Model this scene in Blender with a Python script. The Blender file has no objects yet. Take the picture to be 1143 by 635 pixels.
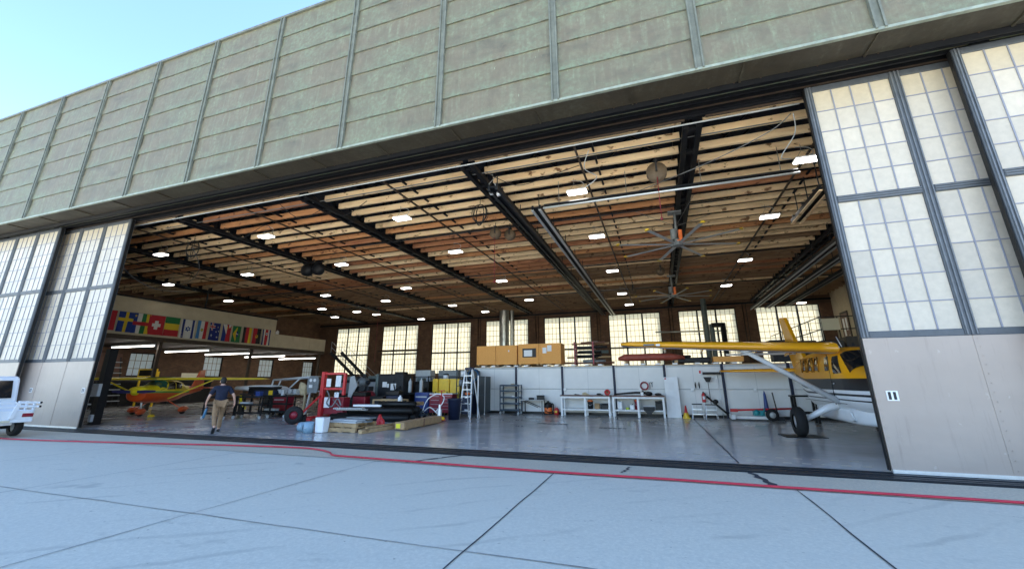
import bpy, math, random
from mathutils import Vector as V, Matrix, Euler
R = math.radians
rnd = random.Random(7)
S = bpy.context.scene
COL = S.collection

# ------------------------------------------------------------------ materials
def mat(name, col, rough=.6, metal=0., noise=.0, nscale=3., col2=None, bump=0., bscale=20., spec=.5,
        emit=0., ecol=None, coat=0., stretch=None, detail=6.):
    m = bpy.data.materials.new(name); m.use_nodes = True
    nt = m.node_tree; b = nt.nodes['Principled BSDF']
    b.inputs['Base Color'].default_value = (*col, 1)
    b.inputs['Roughness'].default_value = rough
    b.inputs['Metallic'].default_value = metal
    b.inputs['Specular IOR Level'].default_value = spec
    if coat: b.inputs['Coat Weight'].default_value = coat
    if emit:
        b.inputs['Emission Color'].default_value = (*(ecol or col), 1)
        b.inputs['Emission Strength'].default_value = emit
    tc = nt.nodes.new('ShaderNodeTexCoord')
    src = tc.outputs['Object']
    if stretch:
        mp = nt.nodes.new('ShaderNodeMapping'); mp.inputs['Scale'].default_value = stretch
        nt.links.new(src, mp.inputs['Vector']); src = mp.outputs['Vector']
    if noise or col2:
        n = nt.nodes.new('ShaderNodeTexNoise'); n.inputs['Scale'].default_value = nscale
        n.inputs['Detail'].default_value = detail; n.inputs['Roughness'].default_value = .65
        nt.links.new(src, n.inputs['Vector'])
        cr = nt.nodes.new('ShaderNodeValToRGB'); cr.color_ramp.elements[0].position = .3
        cr.color_ramp.elements[1].position = .7
        c2 = col2 or tuple(c * (1 - noise) for c in col)
        c1 = col if col2 else tuple(min(1, c * (1 + noise * .5)) for c in col)
        cr.color_ramp.elements[0].color = (*c2, 1); cr.color_ramp.elements[1].color = (*c1, 1)
        nt.links.new(n.outputs['Fac'], cr.inputs['Fac'])
        nt.links.new(cr.outputs['Color'], b.inputs['Base Color'])
    if bump:
        n2 = nt.nodes.new('ShaderNodeTexNoise'); n2.inputs['Scale'].default_value = bscale
        n2.inputs['Detail'].default_value = 5
        nt.links.new(src, n2.inputs['Vector'])
        bp = nt.nodes.new('ShaderNodeBump'); bp.inputs['Strength'].default_value = bump
        bp.inputs['Distance'].default_value = .02
        nt.links.new(n2.outputs['Fac'], bp.inputs['Height']); nt.links.new(bp.outputs['Normal'], b.inputs['Normal'])
    return m

def mix_noise(nt, src, scale, lo, hi, detail=6., stretch=None, rough=.6):
    if stretch:
        mp = nt.nodes.new('ShaderNodeMapping'); mp.inputs['Scale'].default_value = stretch
        nt.links.new(src, mp.inputs['Vector']); src = mp.outputs['Vector']
    n = nt.nodes.new('ShaderNodeTexNoise'); n.inputs['Scale'].default_value = scale
    n.inputs['Detail'].default_value = detail; n.inputs['Roughness'].default_value = rough
    nt.links.new(src, n.inputs['Vector'])
    r = nt.nodes.new('ShaderNodeMapRange'); r.inputs['From Min'].default_value = lo; r.inputs['From Max'].default_value = hi
    nt.links.new(n.outputs['Fac'], r.inputs['Value'])
    return r.outputs['Result']

def mixc(nt, fac, a, b):
    m = nt.nodes.new('ShaderNodeMix'); m.data_type = 'RGBA'
    if hasattr(fac, 'links'): nt.links.new(fac, m.inputs[0])
    else: m.inputs[0].default_value = fac
    for i, x in ((6, a), (7, b)):
        if hasattr(x, 'links'): nt.links.new(x, m.inputs[i])
        else: m.inputs[i].default_value = (*x, 1)
    return m.outputs[2]

def newmat(name):
    m = bpy.data.materials.new(name); m.use_nodes = True
    nt = m.node_tree; b = nt.nodes['Principled BSDF']
    return m, nt, b, nt.nodes.new('ShaderNodeTexCoord').outputs['Object']

M = {}
# concrete apron: pale, with fine pits, broad mottling and scuffs
def concrete(name, base, dark, scuff, rough):
    m, nt, b, o = newmat(name)
    big = mix_noise(nt, o, .35, .3, .7, 5)
    c = mixc(nt, big, dark, base)
    fine = mix_noise(nt, o, 22, .35, .75, 6)
    c = mixc(nt, fine, tuple(x * .80 for x in dark), c)
    c = mixc(nt, mix_noise(nt, o, 60, .30, .56, 5), tuple(x * .80 for x in dark), c)
    if scuff:
        sc = mix_noise(nt, o, 1.1, .58, .75, 6, (1.0, 3.2, 1), .75)
        k = nt.nodes.new('ShaderNodeMath'); k.operation = 'MULTIPLY'; k.inputs[1].default_value = scuff
        nt.links.new(sc, k.inputs[0]); c = mixc(nt, k.outputs[0], c, tuple(x * .45 for x in dark))
        pit = mix_noise(nt, o, 9, .70, .74, 3)
        c = mixc(nt, pit, c, tuple(x * .4 for x in dark))
    if scuff > .5:
        mp = nt.nodes.new('ShaderNodeMapping'); mp.inputs['Scale'].default_value = (1 / 3.92, 1 / 3.9, 0); mp.inputs['Location'].default_value = (2.05 / 3.92, -.5 / 3.9, 0)
        nt.links.new(o, mp.inputs['Vector'])
        fl = nt.nodes.new('ShaderNodeVectorMath'); fl.operation = 'FLOOR'; nt.links.new(mp.outputs['Vector'], fl.inputs[0])
        wn = nt.nodes.new('ShaderNodeTexWhiteNoise'); nt.links.new(fl.outputs[0], wn.inputs['Vector'])
        k2 = nt.nodes.new('ShaderNodeMath'); k2.operation = 'MULTIPLY'; k2.inputs[1].default_value = .55; nt.links.new(wn.outputs['Value'], k2.inputs[0])
        c = mixc(nt, k2.outputs[0], c, tuple(x * .80 for x in base))
        sp = nt.nodes.new('ShaderNodeSeparateXYZ'); nt.links.new(o, sp.inputs[0])
        wv = nt.nodes.new('ShaderNodeTexWave'); wv.inputs['Scale'].default_value = .42; wv.inputs['Distortion'].default_value = 5.; wv.inputs['Detail'].default_value = 4.; wv.inputs['Detail Scale'].default_value = .6
        mr = nt.nodes.new('ShaderNodeMapping'); mr.inputs['Rotation'].default_value = (0, 0, .9); nt.links.new(o, mr.inputs['Vector']); nt.links.new(mr.outputs['Vector'], wv.inputs['Vector'])
        w2 = nt.nodes.new('ShaderNodeMapRange'); w2.inputs['From Min'].default_value = .93; w2.inputs['From Max'].default_value = 1.; w2.inputs['To Max'].default_value = .35; nt.links.new(wv.outputs['Fac'], w2.inputs['Value'])
        w3 = nt.nodes.new('ShaderNodeMath'); w3.operation = 'MULTIPLY'; nt.links.new(w2.outputs['Result'], w3.inputs[0]); nt.links.new(mix_noise(nt, o, .5, .48, .62, 5), w3.inputs[1])
        c = mixc(nt, w3.outputs[0], c, tuple(x * .45 for x in dark))
        c = mixc(nt, mix_noise(nt, o, .9, .66, .72, 3), c, tuple(x * .70 for x in dark))
        vo = nt.nodes.new('ShaderNodeTexVoronoi'); vo.inputs['Scale'].default_value = 1.6; nt.links.new(o, vo.inputs['Vector'])
        vr = nt.nodes.new('ShaderNodeMapRange'); vr.inputs['From Min'].default_value = .055; vr.inputs['From Max'].default_value = .025; nt.links.new(vo.outputs['Distance'], vr.inputs['Value'])
        v2 = nt.nodes.new('ShaderNodeMath'); v2.operation = 'MULTIPLY'; nt.links.new(vr.outputs['Result'], v2.inputs[0]); nt.links.new(mix_noise(nt, o, .35, .45, .6, 3), v2.inputs[1])
        c = mixc(nt, v2.outputs[0], c, tuple(x * .5 for x in dark))
    nt.links.new(c, b.inputs['Base Color'])
    b.inputs['Roughness'].default_value = rough
    n = nt.nodes.new('ShaderNodeTexNoise'); n.inputs['Scale'].default_value = 60; n.inputs['Detail'].default_value = 6
    nt.links.new(o, n.inputs['Vector'])
    bp = nt.nodes.new('ShaderNodeBump'); bp.inputs['Strength'].default_value = .25; bp.inputs['Distance'].default_value = .01
    nt.links.new(n.outputs['Fac'], bp.inputs['Height']); nt.links.new(bp.outputs['Normal'], b.inputs['Normal'])
    return m
M['apron'] = concrete('apron_concrete', (.79, .74, .595), (.70, .66, .54), .60, .85)
M['strip'] = concrete('old_concrete', (.72, .63, .47), (.61, .53, .40), .35, .88)
# painted hangar floor: glossy grey with worn and oily patches
m, nt, b, o = newmat('floor_paint')
c = mixc(nt, mix_noise(nt, o, .3, .35, .65, 5), (.40, .395, .385), (.47, .465, .455))
c = mixc(nt, mix_noise(nt, o, .8, .55, .75, 7, (1, 1.3, 1)), c, (.37, .345, .315))
c = mixc(nt, mix_noise(nt, o, 14, .4, .8, 5), c, (.43, .425, .415))
nt.links.new(c, b.inputs['Base Color'])
r = nt.nodes.new('ShaderNodeMapRange'); r.inputs['To Min'].default_value = .10; r.inputs['To Max'].default_value = .30
nt.links.new(mix_noise(nt, o, .9, .3, .75, 6), r.inputs['Value']); nt.links.new(r.outputs['Result'], b.inputs['Roughness'])
n = nt.nodes.new('ShaderNodeTexNoise'); n.inputs['Scale'].default_value = 3.; nt.links.new(o, n.inputs['Vector'])
bp = nt.nodes.new('ShaderNodeBump'); bp.inputs['Strength'].default_value = .02; bp.inputs['Distance'].default_value = .01
nt.links.new(n.outputs['Fac'], bp.inputs['Height']); nt.links.new(bp.outputs['Normal'], b.inputs['Normal'])
M['floor'] = m
# weathered copper
def copper(name, green, brown, dark):
    m, nt, b, o = newmat(name)
    sp = nt.nodes.new('ShaderNodeSeparateXYZ'); nt.links.new(o, sp.inputs[0])
    c = mixc(nt, mix_noise(nt, o, .42, .43, .57, 7), brown, green)
    c = mixc(nt, mix_noise(nt, o, 1.5, .45, .68, 8, (1.4, 1, .8), .7), c, tuple(x * .62 for x in brown))
    c = mixc(nt, mix_noise(nt, o, 2.2, .50, .72, 7, (2.8, 1, .3), .7), c, tuple(x * 1.28 for x in green))
    c = mixc(nt, mix_noise(nt, o, 1.1, .54, .72, 6, (.8, 1, 1.6)), c, dark)
    # every lapped course is a little greener at its lower edge
    fr = nt.nodes.new('ShaderNodeMath'); fr.operation = 'SUBTRACT'; nt.links.new(sp.outputs[2], fr.inputs[0]); fr.inputs[1].default_value = 8.36
    dv = nt.nodes.new('ShaderNodeMath'); dv.operation = 'DIVIDE'; nt.links.new(fr.outputs[0], dv.inputs[0]); dv.inputs[1].default_value = (14.35 - 8.36) / 7
    f2 = nt.nodes.new('ShaderNodeMath'); f2.operation = 'FRACT'; nt.links.new(dv.outputs[0], f2.inputs[0])
    rr = nt.nodes.new('ShaderNodeMapRange'); rr.inputs['From Min'].default_value = .34; rr.inputs['From Max'].default_value = 0.; rr.inputs['To Max'].default_value = .9; nt.links.new(f2.outputs[0], rr.inputs['Value'])
    nz = mix_noise(nt, o, 1.7, .35, .65, 6, (1, 1, .4))
    k = nt.nodes.new('ShaderNodeMath'); k.operation = 'MULTIPLY'; nt.links.new(rr.outputs['Result'], k.inputs[0]); nt.links.new(nz, k.inputs[1])
    c = mixc(nt, k.outputs[0], c, tuple(x * y for x, y in zip(green, (1.0, 1.25, 1.25))))
    c = mixc(nt, mix_noise(nt, o, 6, .69, .74, 3, (3, 1, .5)), c, tuple(min(1, x * 2.0) for x in green))
    c = mixc(nt, mix_noise(nt, o, 9, .30, .70, 8), tuple(x * .8 for x in brown), c)
    nt.links.new(c, b.inputs['Base Color'])
    b.inputs['Roughness'].default_value = .6; b.inputs['Metallic'].default_value = .1
    n = nt.nodes.new('ShaderNodeTexNoise'); n.inputs['Scale'].default_value = 1.1; n.inputs['Detail'].default_value = 5
    nt.links.new(o, n.inputs['Vector'])
    bp = nt.nodes.new('ShaderNodeBump'); bp.inputs['Strength'].default_value = .6; bp.inputs['Distance'].default_value = .08
    nt.links.new(n.outputs['Fac'], bp.inputs['Height']); nt.links.new(bp.outputs['Normal'], b.inputs['Normal'])
    return m
M['copper'] = copper('weathered_copper', (.180, .206, .130), (.182, .158, .106), (.088, .083, .060))
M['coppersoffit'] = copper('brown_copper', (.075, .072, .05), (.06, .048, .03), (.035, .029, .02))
M['batten'] = mat('copper_batten', (.155, .165, .13), .55, .1, .35, 3)
M['copedge'] = mat('copper_edge', (.30, .33, .26), .5, .2, .3, 5)
# timber
def timber(name, a, bcol, spots):
    m, nt, b, o = newmat(name)
    c = mixc(nt, mix_noise(nt, o, 2.0, .35, .65, 6, (.35, 3, 3)), a, bcol)
    c = mixc(nt, mix_noise(nt, o, 3.5, .60, .66, 4, (.8, 1, 1.4)), c, spots)
    c = mixc(nt, mix_noise(nt, o, .45, .55, .80, 4), c, tuple(x * .6 for x in bcol))
    nt.links.new(c, b.inputs['Base Color']); b.inputs['Roughness'].default_value = .8
    n = nt.nodes.new('ShaderNodeTexNoise'); n.inputs['Scale'].default_value = 9; n.inputs['Detail'].default_value = 5
    nt.links.new(o, n.inputs['Vector'])
    bp = nt.nodes.new('ShaderNodeBump'); bp.inputs['Strength'].default_value = .6; bp.inputs['Distance'].default_value = .04
    nt.links.new(n.outputs['Fac'], bp.inputs['Height']); nt.links.new(bp.outputs['Normal'], b.inputs['Normal'])
    return m
M['tan'] = timber('tan_timber', (.88, .66, .40), (.78, .54, .30), (.22, .11, .05))
M['orange'] = timber('orange_timber', (.60, .29, .12), (.46, .20, .08), (.18, .07, .03))
M['rust'] = timber('rusty_timber', (.48, .22, .10), (.32, .12, .055), (.13, .05, .025))
M['fardim'] = timber('far_dim_timber', (.30, .185, .10), (.20, .115, .06), (.09, .045, .02))  # fading light towards the back, put into the timber colour
M['wood'] = timber('raw_wood', (.50, .34, .18), (.40, .26, .13), (.25, .15, .07))
M['osb'] = mat('strand_board', (.85, .42, .12), .75, 0, .35, 28, (.60, .27, .06))
M['card'] = mat('cardboard', (.42, .27, .14), .85, 0, .25, 6)
# brick
m, nt, b, o = newmat('brown_brick')
br = nt.nodes.new('ShaderNodeTexBrick'); br.inputs['Scale'].default_value = 1
br.inputs['Brick Width'].default_value = .24; br.inputs['Row Height'].default_value = .085; br.inputs['Mortar Size'].default_value = .012
br.inputs['Color1'].default_value = (.20, .095, .045, 1); br.inputs['Color2'].default_value = (.115, .052, .027, 1)
br.inputs['Mortar'].default_value = (.12, .09, .065, 1)
# bricks run along the wall: use (x+y, z)
sp = nt.nodes.new('ShaderNodeSeparateXYZ'); nt.links.new(o, sp.inputs[0])
ad = nt.nodes.new('ShaderNodeMath'); nt.links.new(sp.outputs[0], ad.inputs[0]); nt.links.new(sp.outputs[1], ad.inputs[1])
cb = nt.nodes.new('ShaderNodeCombineXYZ'); nt.links.new(ad.outputs[0], cb.inputs[0]); nt.links.new(sp.outputs[2], cb.inputs[1])
nt.links.new(cb.outputs[0], br.inputs['Vector'])
c = mixc(nt, mix_noise(nt, o, 1.2, .4, .7, 5), br.outputs['Color'], (.085, .045, .028))
nt.links.new(c, b.inputs['Base Color']); b.inputs['Roughness'].default_value = .85
M['brick'] = m
# translucent panes
def pane(name, col, trans, bumpy=.0):
    m = bpy.data.materials.new(name); m.use_nodes = True; nt = m.node_tree
    nt.nodes.remove(nt.nodes['Principled BSDF'])
    out = nt.nodes['Material Output']
    tc = nt.nodes.new('ShaderNodeTexCoord').outputs['Object']
    c = mixc(nt, mix_noise(nt, tc, 9, .3, .75, 6), tuple(x * .88 for x in col), col)
    d = nt.nodes.new('ShaderNodeBsdfDiffuse'); t = nt.nodes.new('ShaderNodeBsdfTranslucent'); g = nt.nodes.new('ShaderNodeBsdfGlossy')
    g.inputs['Roughness'].default_value = .35
    nt.links.new(c, d.inputs['Color']); nt.links.new(c, t.inputs['Color'])
    x = nt.nodes.new('ShaderNodeMixShader'); x.inputs[0].default_value = trans
    nt.links.new(d.outputs[0], x.inputs[1]); nt.links.new(t.outputs[0], x.inputs[2])
    f = nt.nodes.new('ShaderNodeFresnel'); f.inputs['IOR'].default_value = 1.3
    y = nt.nodes.new('ShaderNodeMixShader'); nt.links.new(f.outputs[0], y.inputs[0])
    nt.links.new(x.outputs[0], y.inputs[1]); nt.links.new(g.outputs[0], y.inputs[2])
    nt.links.new(y.outputs[0], out.inputs['Surface'])
    return m
M['pane'] = pane('fibreglass_pane', (.64, .575, .475), .12)
M['paneshade'] = pane('soffit_shade_pane', (.63, .545, .41), .12)  # soffit shade on the top door row, put into the pane colour
M['backpane'] = pane('cream_window_pane', (.86, .82, .69), .8)
M['westpane'] = pane('white_window_pane', (.80, .82, .78), .5)

M['doorframe'] = mat('door_steel', (.085, .097, .112), .5, .1, .25, 4)
M['doorframelt'] = mat('door_steel_worn', (.145, .158, .175), .5, .1, .25, 4)
M['muntin'] = mat('muntin_grey', (.24, .25, .30), .6)
M['doorpanel_old'] = mat('door_panel_plain', (.46, .365, .31), .55, 0, .0, 1.3, (.42, .34, .29))
m, nt, b, o = newmat('door_panel_paint')
c = mixc(nt, mix_noise(nt, o, .7, .35, .65, 6), (.40, .325, .275), (.36, .295, .25))
c = mixc(nt, mix_noise(nt, o, 2.4, .56, .74, 8, (3.5, 1, .3), .7), c, (.31, .25, .21))
c = mixc(nt, mix_noise(nt, o, 5., .66, .71, 4, (1, 1, .8)), c, (.45, .38, .33))
c = mixc(nt, mix_noise(nt, o, 8., .73, .76, 3, (1, 1, .5)), c, (.16, .10, .07))
nt.links.new(c, b.inputs['Base Color']); b.inputs['Roughness'].default_value = .42
n = nt.nodes.new('ShaderNodeTexNoise'); n.inputs['Scale'].default_value = 1.3; n.inputs['Detail'].default_value = 3; nt.links.new(o, n.inputs['Vector'])
bp = nt.nodes.new('ShaderNodeBump'); bp.inputs['Strength'].default_value = .35; bp.inputs['Distance'].default_value = .06
nt.links.new(n.outputs['Fac'], bp.inputs['Height']); nt.links.new(bp.outputs['Normal'], b.inputs['Normal'])
M['doorpanel'] = m
M['paneb'] = pane('greyed_fibreglass_pane', (.585, .53, .445), .12); M['panec'] = pane('clean_fibreglass_pane', (.68, .61, .505), .12)
M['alu'] = mat('bare_aluminium', (.72, .74, .76), .35, .6, .1, 8)
M['steel'] = mat('dark_steel', (.007, .008, .011), .55, .2, .3, 5, spec=.3)
M['rail'] = mat('track_steel', (.028, .032, .04), .4, .5, .4, 9)
M['trackbrown'] = mat('track_brown', (.06, .038, .022), .6, .1, .5, 5, (.03, .018, .012))
M['roofdeck'] = mat('roof_deck_grey', (.030, .033, .042), .85, 0, .3, 1, spec=.2)
M['beige'] = mat('beige_plaster', (.44, .37, .26), .8, 0, .12, 1.5)
M['cream'] = mat('cream_board', (.62, .57, .42), .7)
M['partition'] = mat('partition_paint', (.72, .72, .71), .45, 0, .08, 1.0)
M['white'] = mat('white_paint', (.78, .79, .80), .35, 0, .06, 4)
M['whiteg'] = mat('white_gloss', (.80, .81, .82), .15, 0, .04, 3, coat=.5)
M['black'] = mat('black_plastic', (.006, .006, .0065), .45, 0, .3, 9, spec=.35)
M['rubber'] = mat('rubber', (.009, .009, .0095), .8, 0, .3, 12)
M['char'] = mat('charcoal_metal', (.026, .028, .032), .5, .2, .35, 6, spec=.35)
M['grey'] = mat('machine_grey', (.22, .24, .25), .5, .2, .3, 5)
M['greengrey'] = mat('green_grey_enamel', (.12, .155, .15), .5, .1, .3, 5)
M['ltgrey'] = mat('light_grey', (.45, .47, .48), .5, .1, .15, 5)
M['red'] = mat('red_enamel', (.55, .025, .03), .4, 0, .25, 6)
M['dkred'] = mat('dark_red_enamel', (.26, .014, .028), .4, 0, .3, 6)
M['hose'] = mat('red_rubber_hose', (.50, .02, .045), .55, 0, .2, 4)
M['orangep'] = mat('orange_plastic', (.80, .17, .03), .45)
M['yellowp'] = mat('safety_yellow', (.78, .50, .02), .4, 0, .12, 6)
M['blue'] = mat('blue_enamel', (.012, .04, .19), .4, 0, .25, 5)
M['navy'] = mat('navy_blue', (.006, .012, .04), .55, 0, .25, 5)
M['teal'] = mat('teal_enamel', (.02, .25, .28), .4)
M['skyblue'] = mat('light_blue_plastic', (.22, .34, .43), .5)
M['bottleblue'] = mat('bottle_blue', (.03, .13, .24), .4)
M['bluegrey'] = mat('bluegrey_cart_paint', (.055, .085, .12), .5, .1, .3, 6)
M['paper'] = mat('paper', (.74, .75, .76), .8)
M['acy'] = mat('aircraft_yellow', (.80, .36, .01), .25, 0, .06, 4, coat=.4)
M['acw'] = mat('aircraft_white', (.76, .78, .80), .25, 0, .05, 4, coat=.4)
M['acb'] = mat('aircraft_black', (.012, .012, .014), .25, coat=.4)
M['acunder'] = mat('aircraft_underside', (.55, .46, .40), .4, 0, .2, 2)
M['lemon'] = mat('lemon_yellow_paint', (.78, .60, .01), .3, 0, .06, 4, coat=.3)
M['vermil'] = mat('vermilion_paint', (.62, .075, .012), .3, 0, .1, 4, coat=.3)
M['grn'] = mat('green_stripe_paint', (.10, .30, .05), .35)
M['violet'] = mat('dark_violet_blade', (.03, .028, .10), .35)
M['tint'] = mat('green_tinted_glass', (.012, .085, .07), .08, 0, spec=.7)
M['glass'] = mat('dark_glass', (.012, .013, .015), .06, 0, spec=.7)
M['chrome'] = mat('polished_metal', (.75, .76, .78), .15, 1.)
M['duct'] = mat('galvanised_duct', (.55, .56, .53), .3, .85, .25, 5)
M['lamp'] = mat('lamp_lens', (.9, .9, .9), .5, emit=4., ecol=(1., .97, .92))
M['tube'] = mat('lamp_tube', (.9, .9, .9), .5, emit=5., ecol=(1., .96, .88))
M['khaki'] = mat('khaki_cotton', (.29, .175, .092), .9, 0, .25, 9, bump=.4, bscale=14)
M['navycloth'] = mat('navy_cotton', (.008, .012, .032), .9, 0, .3, 9, bump=.4, bscale=14)
M['skin'] = mat('skin', (.55, .32, .23), .55)
M['hair'] = mat('dark_hair', (.008, .006, .005), .7)
M['cloth'] = mat('cream_cloth', (.52, .42, .26), .9, 0, .25, 6)
M['sealant'] = mat('joint_sealant', (.03, .035, .045), .8, 0, .3, 9)
M['jointgrey'] = mat('joint_grey', (.26, .255, .24), .85, 0, .4, 9)
M['muntinbrown'] = mat('window_bar_brown', (.30, .20, .09), .7)
M['cord'] = mat('grey_cord', (.16, .16, .16), .6)
M['brown'] = mat('bench_top_brown', (.16, .07, .045), .5, 0, .3, 5)
M['gold'] = mat('brass_tint', (.55, .30, .06), .25, .7)
M['reelwood'] = mat('reel_brown', (.11, .075, .045), .7, 0, .3, 6)
M['plate'] = mat('metal_plate_dark', (.07, .075, .08), .5, .4, .4, 8)

# ------------------------------------------------------------------ mesh builder
class MB:
    def __init__(s): s.v = []; s.f = []; s.m = []; s.s = []; s.T = None
    def add(s, vs, fs, m=0, sm=False):
        k = len(s.v)
        s.v += [tuple(s.T @ V(p)) if s.T is not None else tuple(p) for p in vs]
        for f in fs: s.f.append([k + i for i in f]); s.m.append(m); s.s.append(sm)
        return s
    def box(s, c, d, rz=0, m=0, rot=None, taper=1.):
        x, y, z = (q / 2 for q in d)
        vs = [V((a * x * (taper if k > 0 else 1), b_ * y * (taper if k > 0 else 1), k * z)) for k in (-1, 1) for b_ in (-1, 1) for a in (-1, 1)]
        if rot is not None: vs = [rot @ p for p in vs]
        elif rz: q = Matrix.Rotation(rz, 3, 'Z'); vs = [q @ p for p in vs]
        c = V(c)
        return s.add([p + c for p in vs], [(0, 2, 3, 1), (4, 5, 7, 6), (0, 1, 5, 4), (2, 6, 7, 3), (0, 4, 6, 2), (1, 3, 7, 5)], m)
    def b2(s, lo, hi, m=0):
        lo, hi = V(lo), V(hi); return s.box((lo + hi) / 2, hi - lo, m=m)
    def bar(s, p, q, w, h=None, m=0):
        p, q = V(p), V(q); d = q - p; L = d.length
        if L < 1e-6: return s
        z = d.normalized(); up = V((0, 0, 1)) if abs(z.z) < .95 else V((0, 1, 0))
        x = up.cross(z).normalized(); y = z.cross(x)
        return s.box((p + q) / 2, (w, h or w, L), rot=Matrix((x, y, z)).transposed(), m=m)
    def tube(s, pts, r, n=8, m=0, cap=True):
        pts = [V(p) for p in pts]; rs = r if isinstance(r, (list, tuple)) else [r] * len(pts)
        vs = []; ref = None
        for i, p in enumerate(pts):
            d = (pts[min(i + 1, len(pts) - 1)] - pts[max(i - 1, 0)]).normalized()
            if ref is None: ref = V((0, 0, 1)) if abs(d.z) < .9 else V((1, 0, 0))
            x = d.cross(ref)
            if x.length < 1e-4: x = d.cross(V((0, 1, .3)))
            x.normalize(); y = d.cross(x); ref = -y if False else ref
            for k in range(n):
                a = 2 * math.pi * k / n; vs.append(p + (x * math.cos(a) + y * math.sin(a)) * rs[i])
        fs = [(i * n + k, i * n + (k + 1) % n, (i + 1) * n + (k + 1) % n, (i + 1) * n + k) for i in range(len(pts) - 1) for k in range(n)]
        s.add(vs, fs, m, True)
        if cap:
            k = len(s.v) - len(vs)
            for f in (tuple(range(n))[::-1], tuple(range(len(vs) - n, len(vs)))): s.f.append([k + i for i in f]); s.m.append(m); s.s.append(False)
        return s
    def lathe(s, prof, c=(0, 0, 0), axis='Z', n=20, m=0, sm=True):
        vs = []; c = V(c)
        for (r, h) in prof:
            for k in range(n):
                a = 2 * math.pi * k / n; p = (r * math.cos(a), r * math.sin(a), h)
                p = {'Z': p, 'X': (p[2], p[0], p[1]), 'Y': (p[0], -p[2], p[1])}[axis]
                vs.append(V(p) + c)
        fs = [(i * n + k, i * n + (k + 1) % n, (i + 1) * n + (k + 1) % n, (i + 1) * n + k) for i in range(len(prof) - 1) for k in range(n)]
        return s.add(vs, fs, m, sm)
    def cyl(s, c, r, h, axis='Z', n=20, m=0, r2=None):
        r2 = r if r2 is None else r2
        s.lathe([(r, 0), (r2, h)], c, axis, n, m)
        s.lathe([(0, 0), (r, 0)], c, axis, n, m, False); return s.lathe([(r2, h), (0, h)], c, axis, n, m, False)
    def ell(s, c, d, n=12, m=0):
        c = V(c); vs = []; fs = []
        for i in range(n + 1):
            t = math.pi * i / n
            for k in range(n * 2):
                a = math.pi * k / n
                vs.append(c + V((d[0] * math.sin(t) * math.cos(a), d[1] * math.sin(t) * math.sin(a), d[2] * math.cos(t))))
        w = n * 2
        for i in range(n):
            for k in range(w): fs.append((i * w + k, (i + 1) * w + k, (i + 1) * w + (k + 1) % w, i * w + (k + 1) % w))
        return s.add(vs, fs, m, True)
    def prism(s, poly, h, org=(0, 0, 0), ax=((1, 0, 0), (0, 0, 1), (0, 1, 0)), m=0):
        """poly in the plane spanned by ax[0], ax[1], extruded h along ax[2]"""
        o, a, b_, c = V(org), V(ax[0]), V(ax[1]), V(ax[2]); n = len(poly)
        lo = [o + a * p[0] + b_ * p[1] for p in poly]; hi = [p + c * h for p in lo]
        return s.add(lo + hi, [tuple(range(n))[::-1], tuple(range(n, 2 * n))] + [(i, (i + 1) % n, n + (i + 1) % n, n + i) for i in range(n)], m)
    def loft(s, st, n=24, mf=None):
        """stations (x, half width, z bottom, z top, exponent)"""
        k0 = len(s.v); vs = []
        for (x, hw, zb, zt, e) in st:
            zc, hz = (zb + zt) / 2, (zt - zb) / 2
            for k in range(n):
                a = 2 * math.pi * (k + .5) / n; ca, sa = math.cos(a), math.sin(a)
                vs.append(V((x, hw * math.copysign(abs(ca) ** (2 / e), ca), zc + hz * math.copysign(abs(sa) ** (2 / e), sa))))
        fs = []; ms = []
        for i in range(len(st) - 1):
            for k in range(n):
                f = (i * n + k, (i + 1) * n + k, (i + 1) * n + (k + 1) % n, i * n + (k + 1) % n)
                fs.append(f); c = sum((vs[j] for j in f), V((0, 0, 0))) / 4; ms.append(mf(c) if mf else 0)
        fs.append(tuple(range(n))); ms.append(ms[0]); fs.append(tuple(range((len(st) - 1) * n, len(st) * n))[::-1]); ms.append(ms[-1])
        k = len(s.v)
        s.v += [tuple(s.T @ p) if s.T is not None else tuple(p) for p in vs]
        for f, q in zip(fs, ms): s.f.append([k + i for i in f]); s.m.append(q); s.s.append(len(f) == 4)
        return s
    def build(s, name, mats, parent=None, bevel=0., loc=None):
        me = bpy.data.meshes.new(name); me.from_pydata(s.v, [], s.f)
        for q in (mats if isinstance(mats, (list, tuple)) else [mats]): me.materials.append(q)
        me.polygons.foreach_set('material_index', s.m); me.polygons.foreach_set('use_smooth', s.s); me.update()
        o = bpy.data.objects.new(name, me); COL.objects.link(o)
        if parent: o.parent = parent
        if loc: o.location = loc
        if bevel:
            bv = o.modifiers.new('bevel', 'BEVEL'); bv.width = bevel; bv.segments = 2; bv.limit_method = 'ANGLE'; bv.angle_limit = R(40)
            bv.harden_normals = False
        return o

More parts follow.
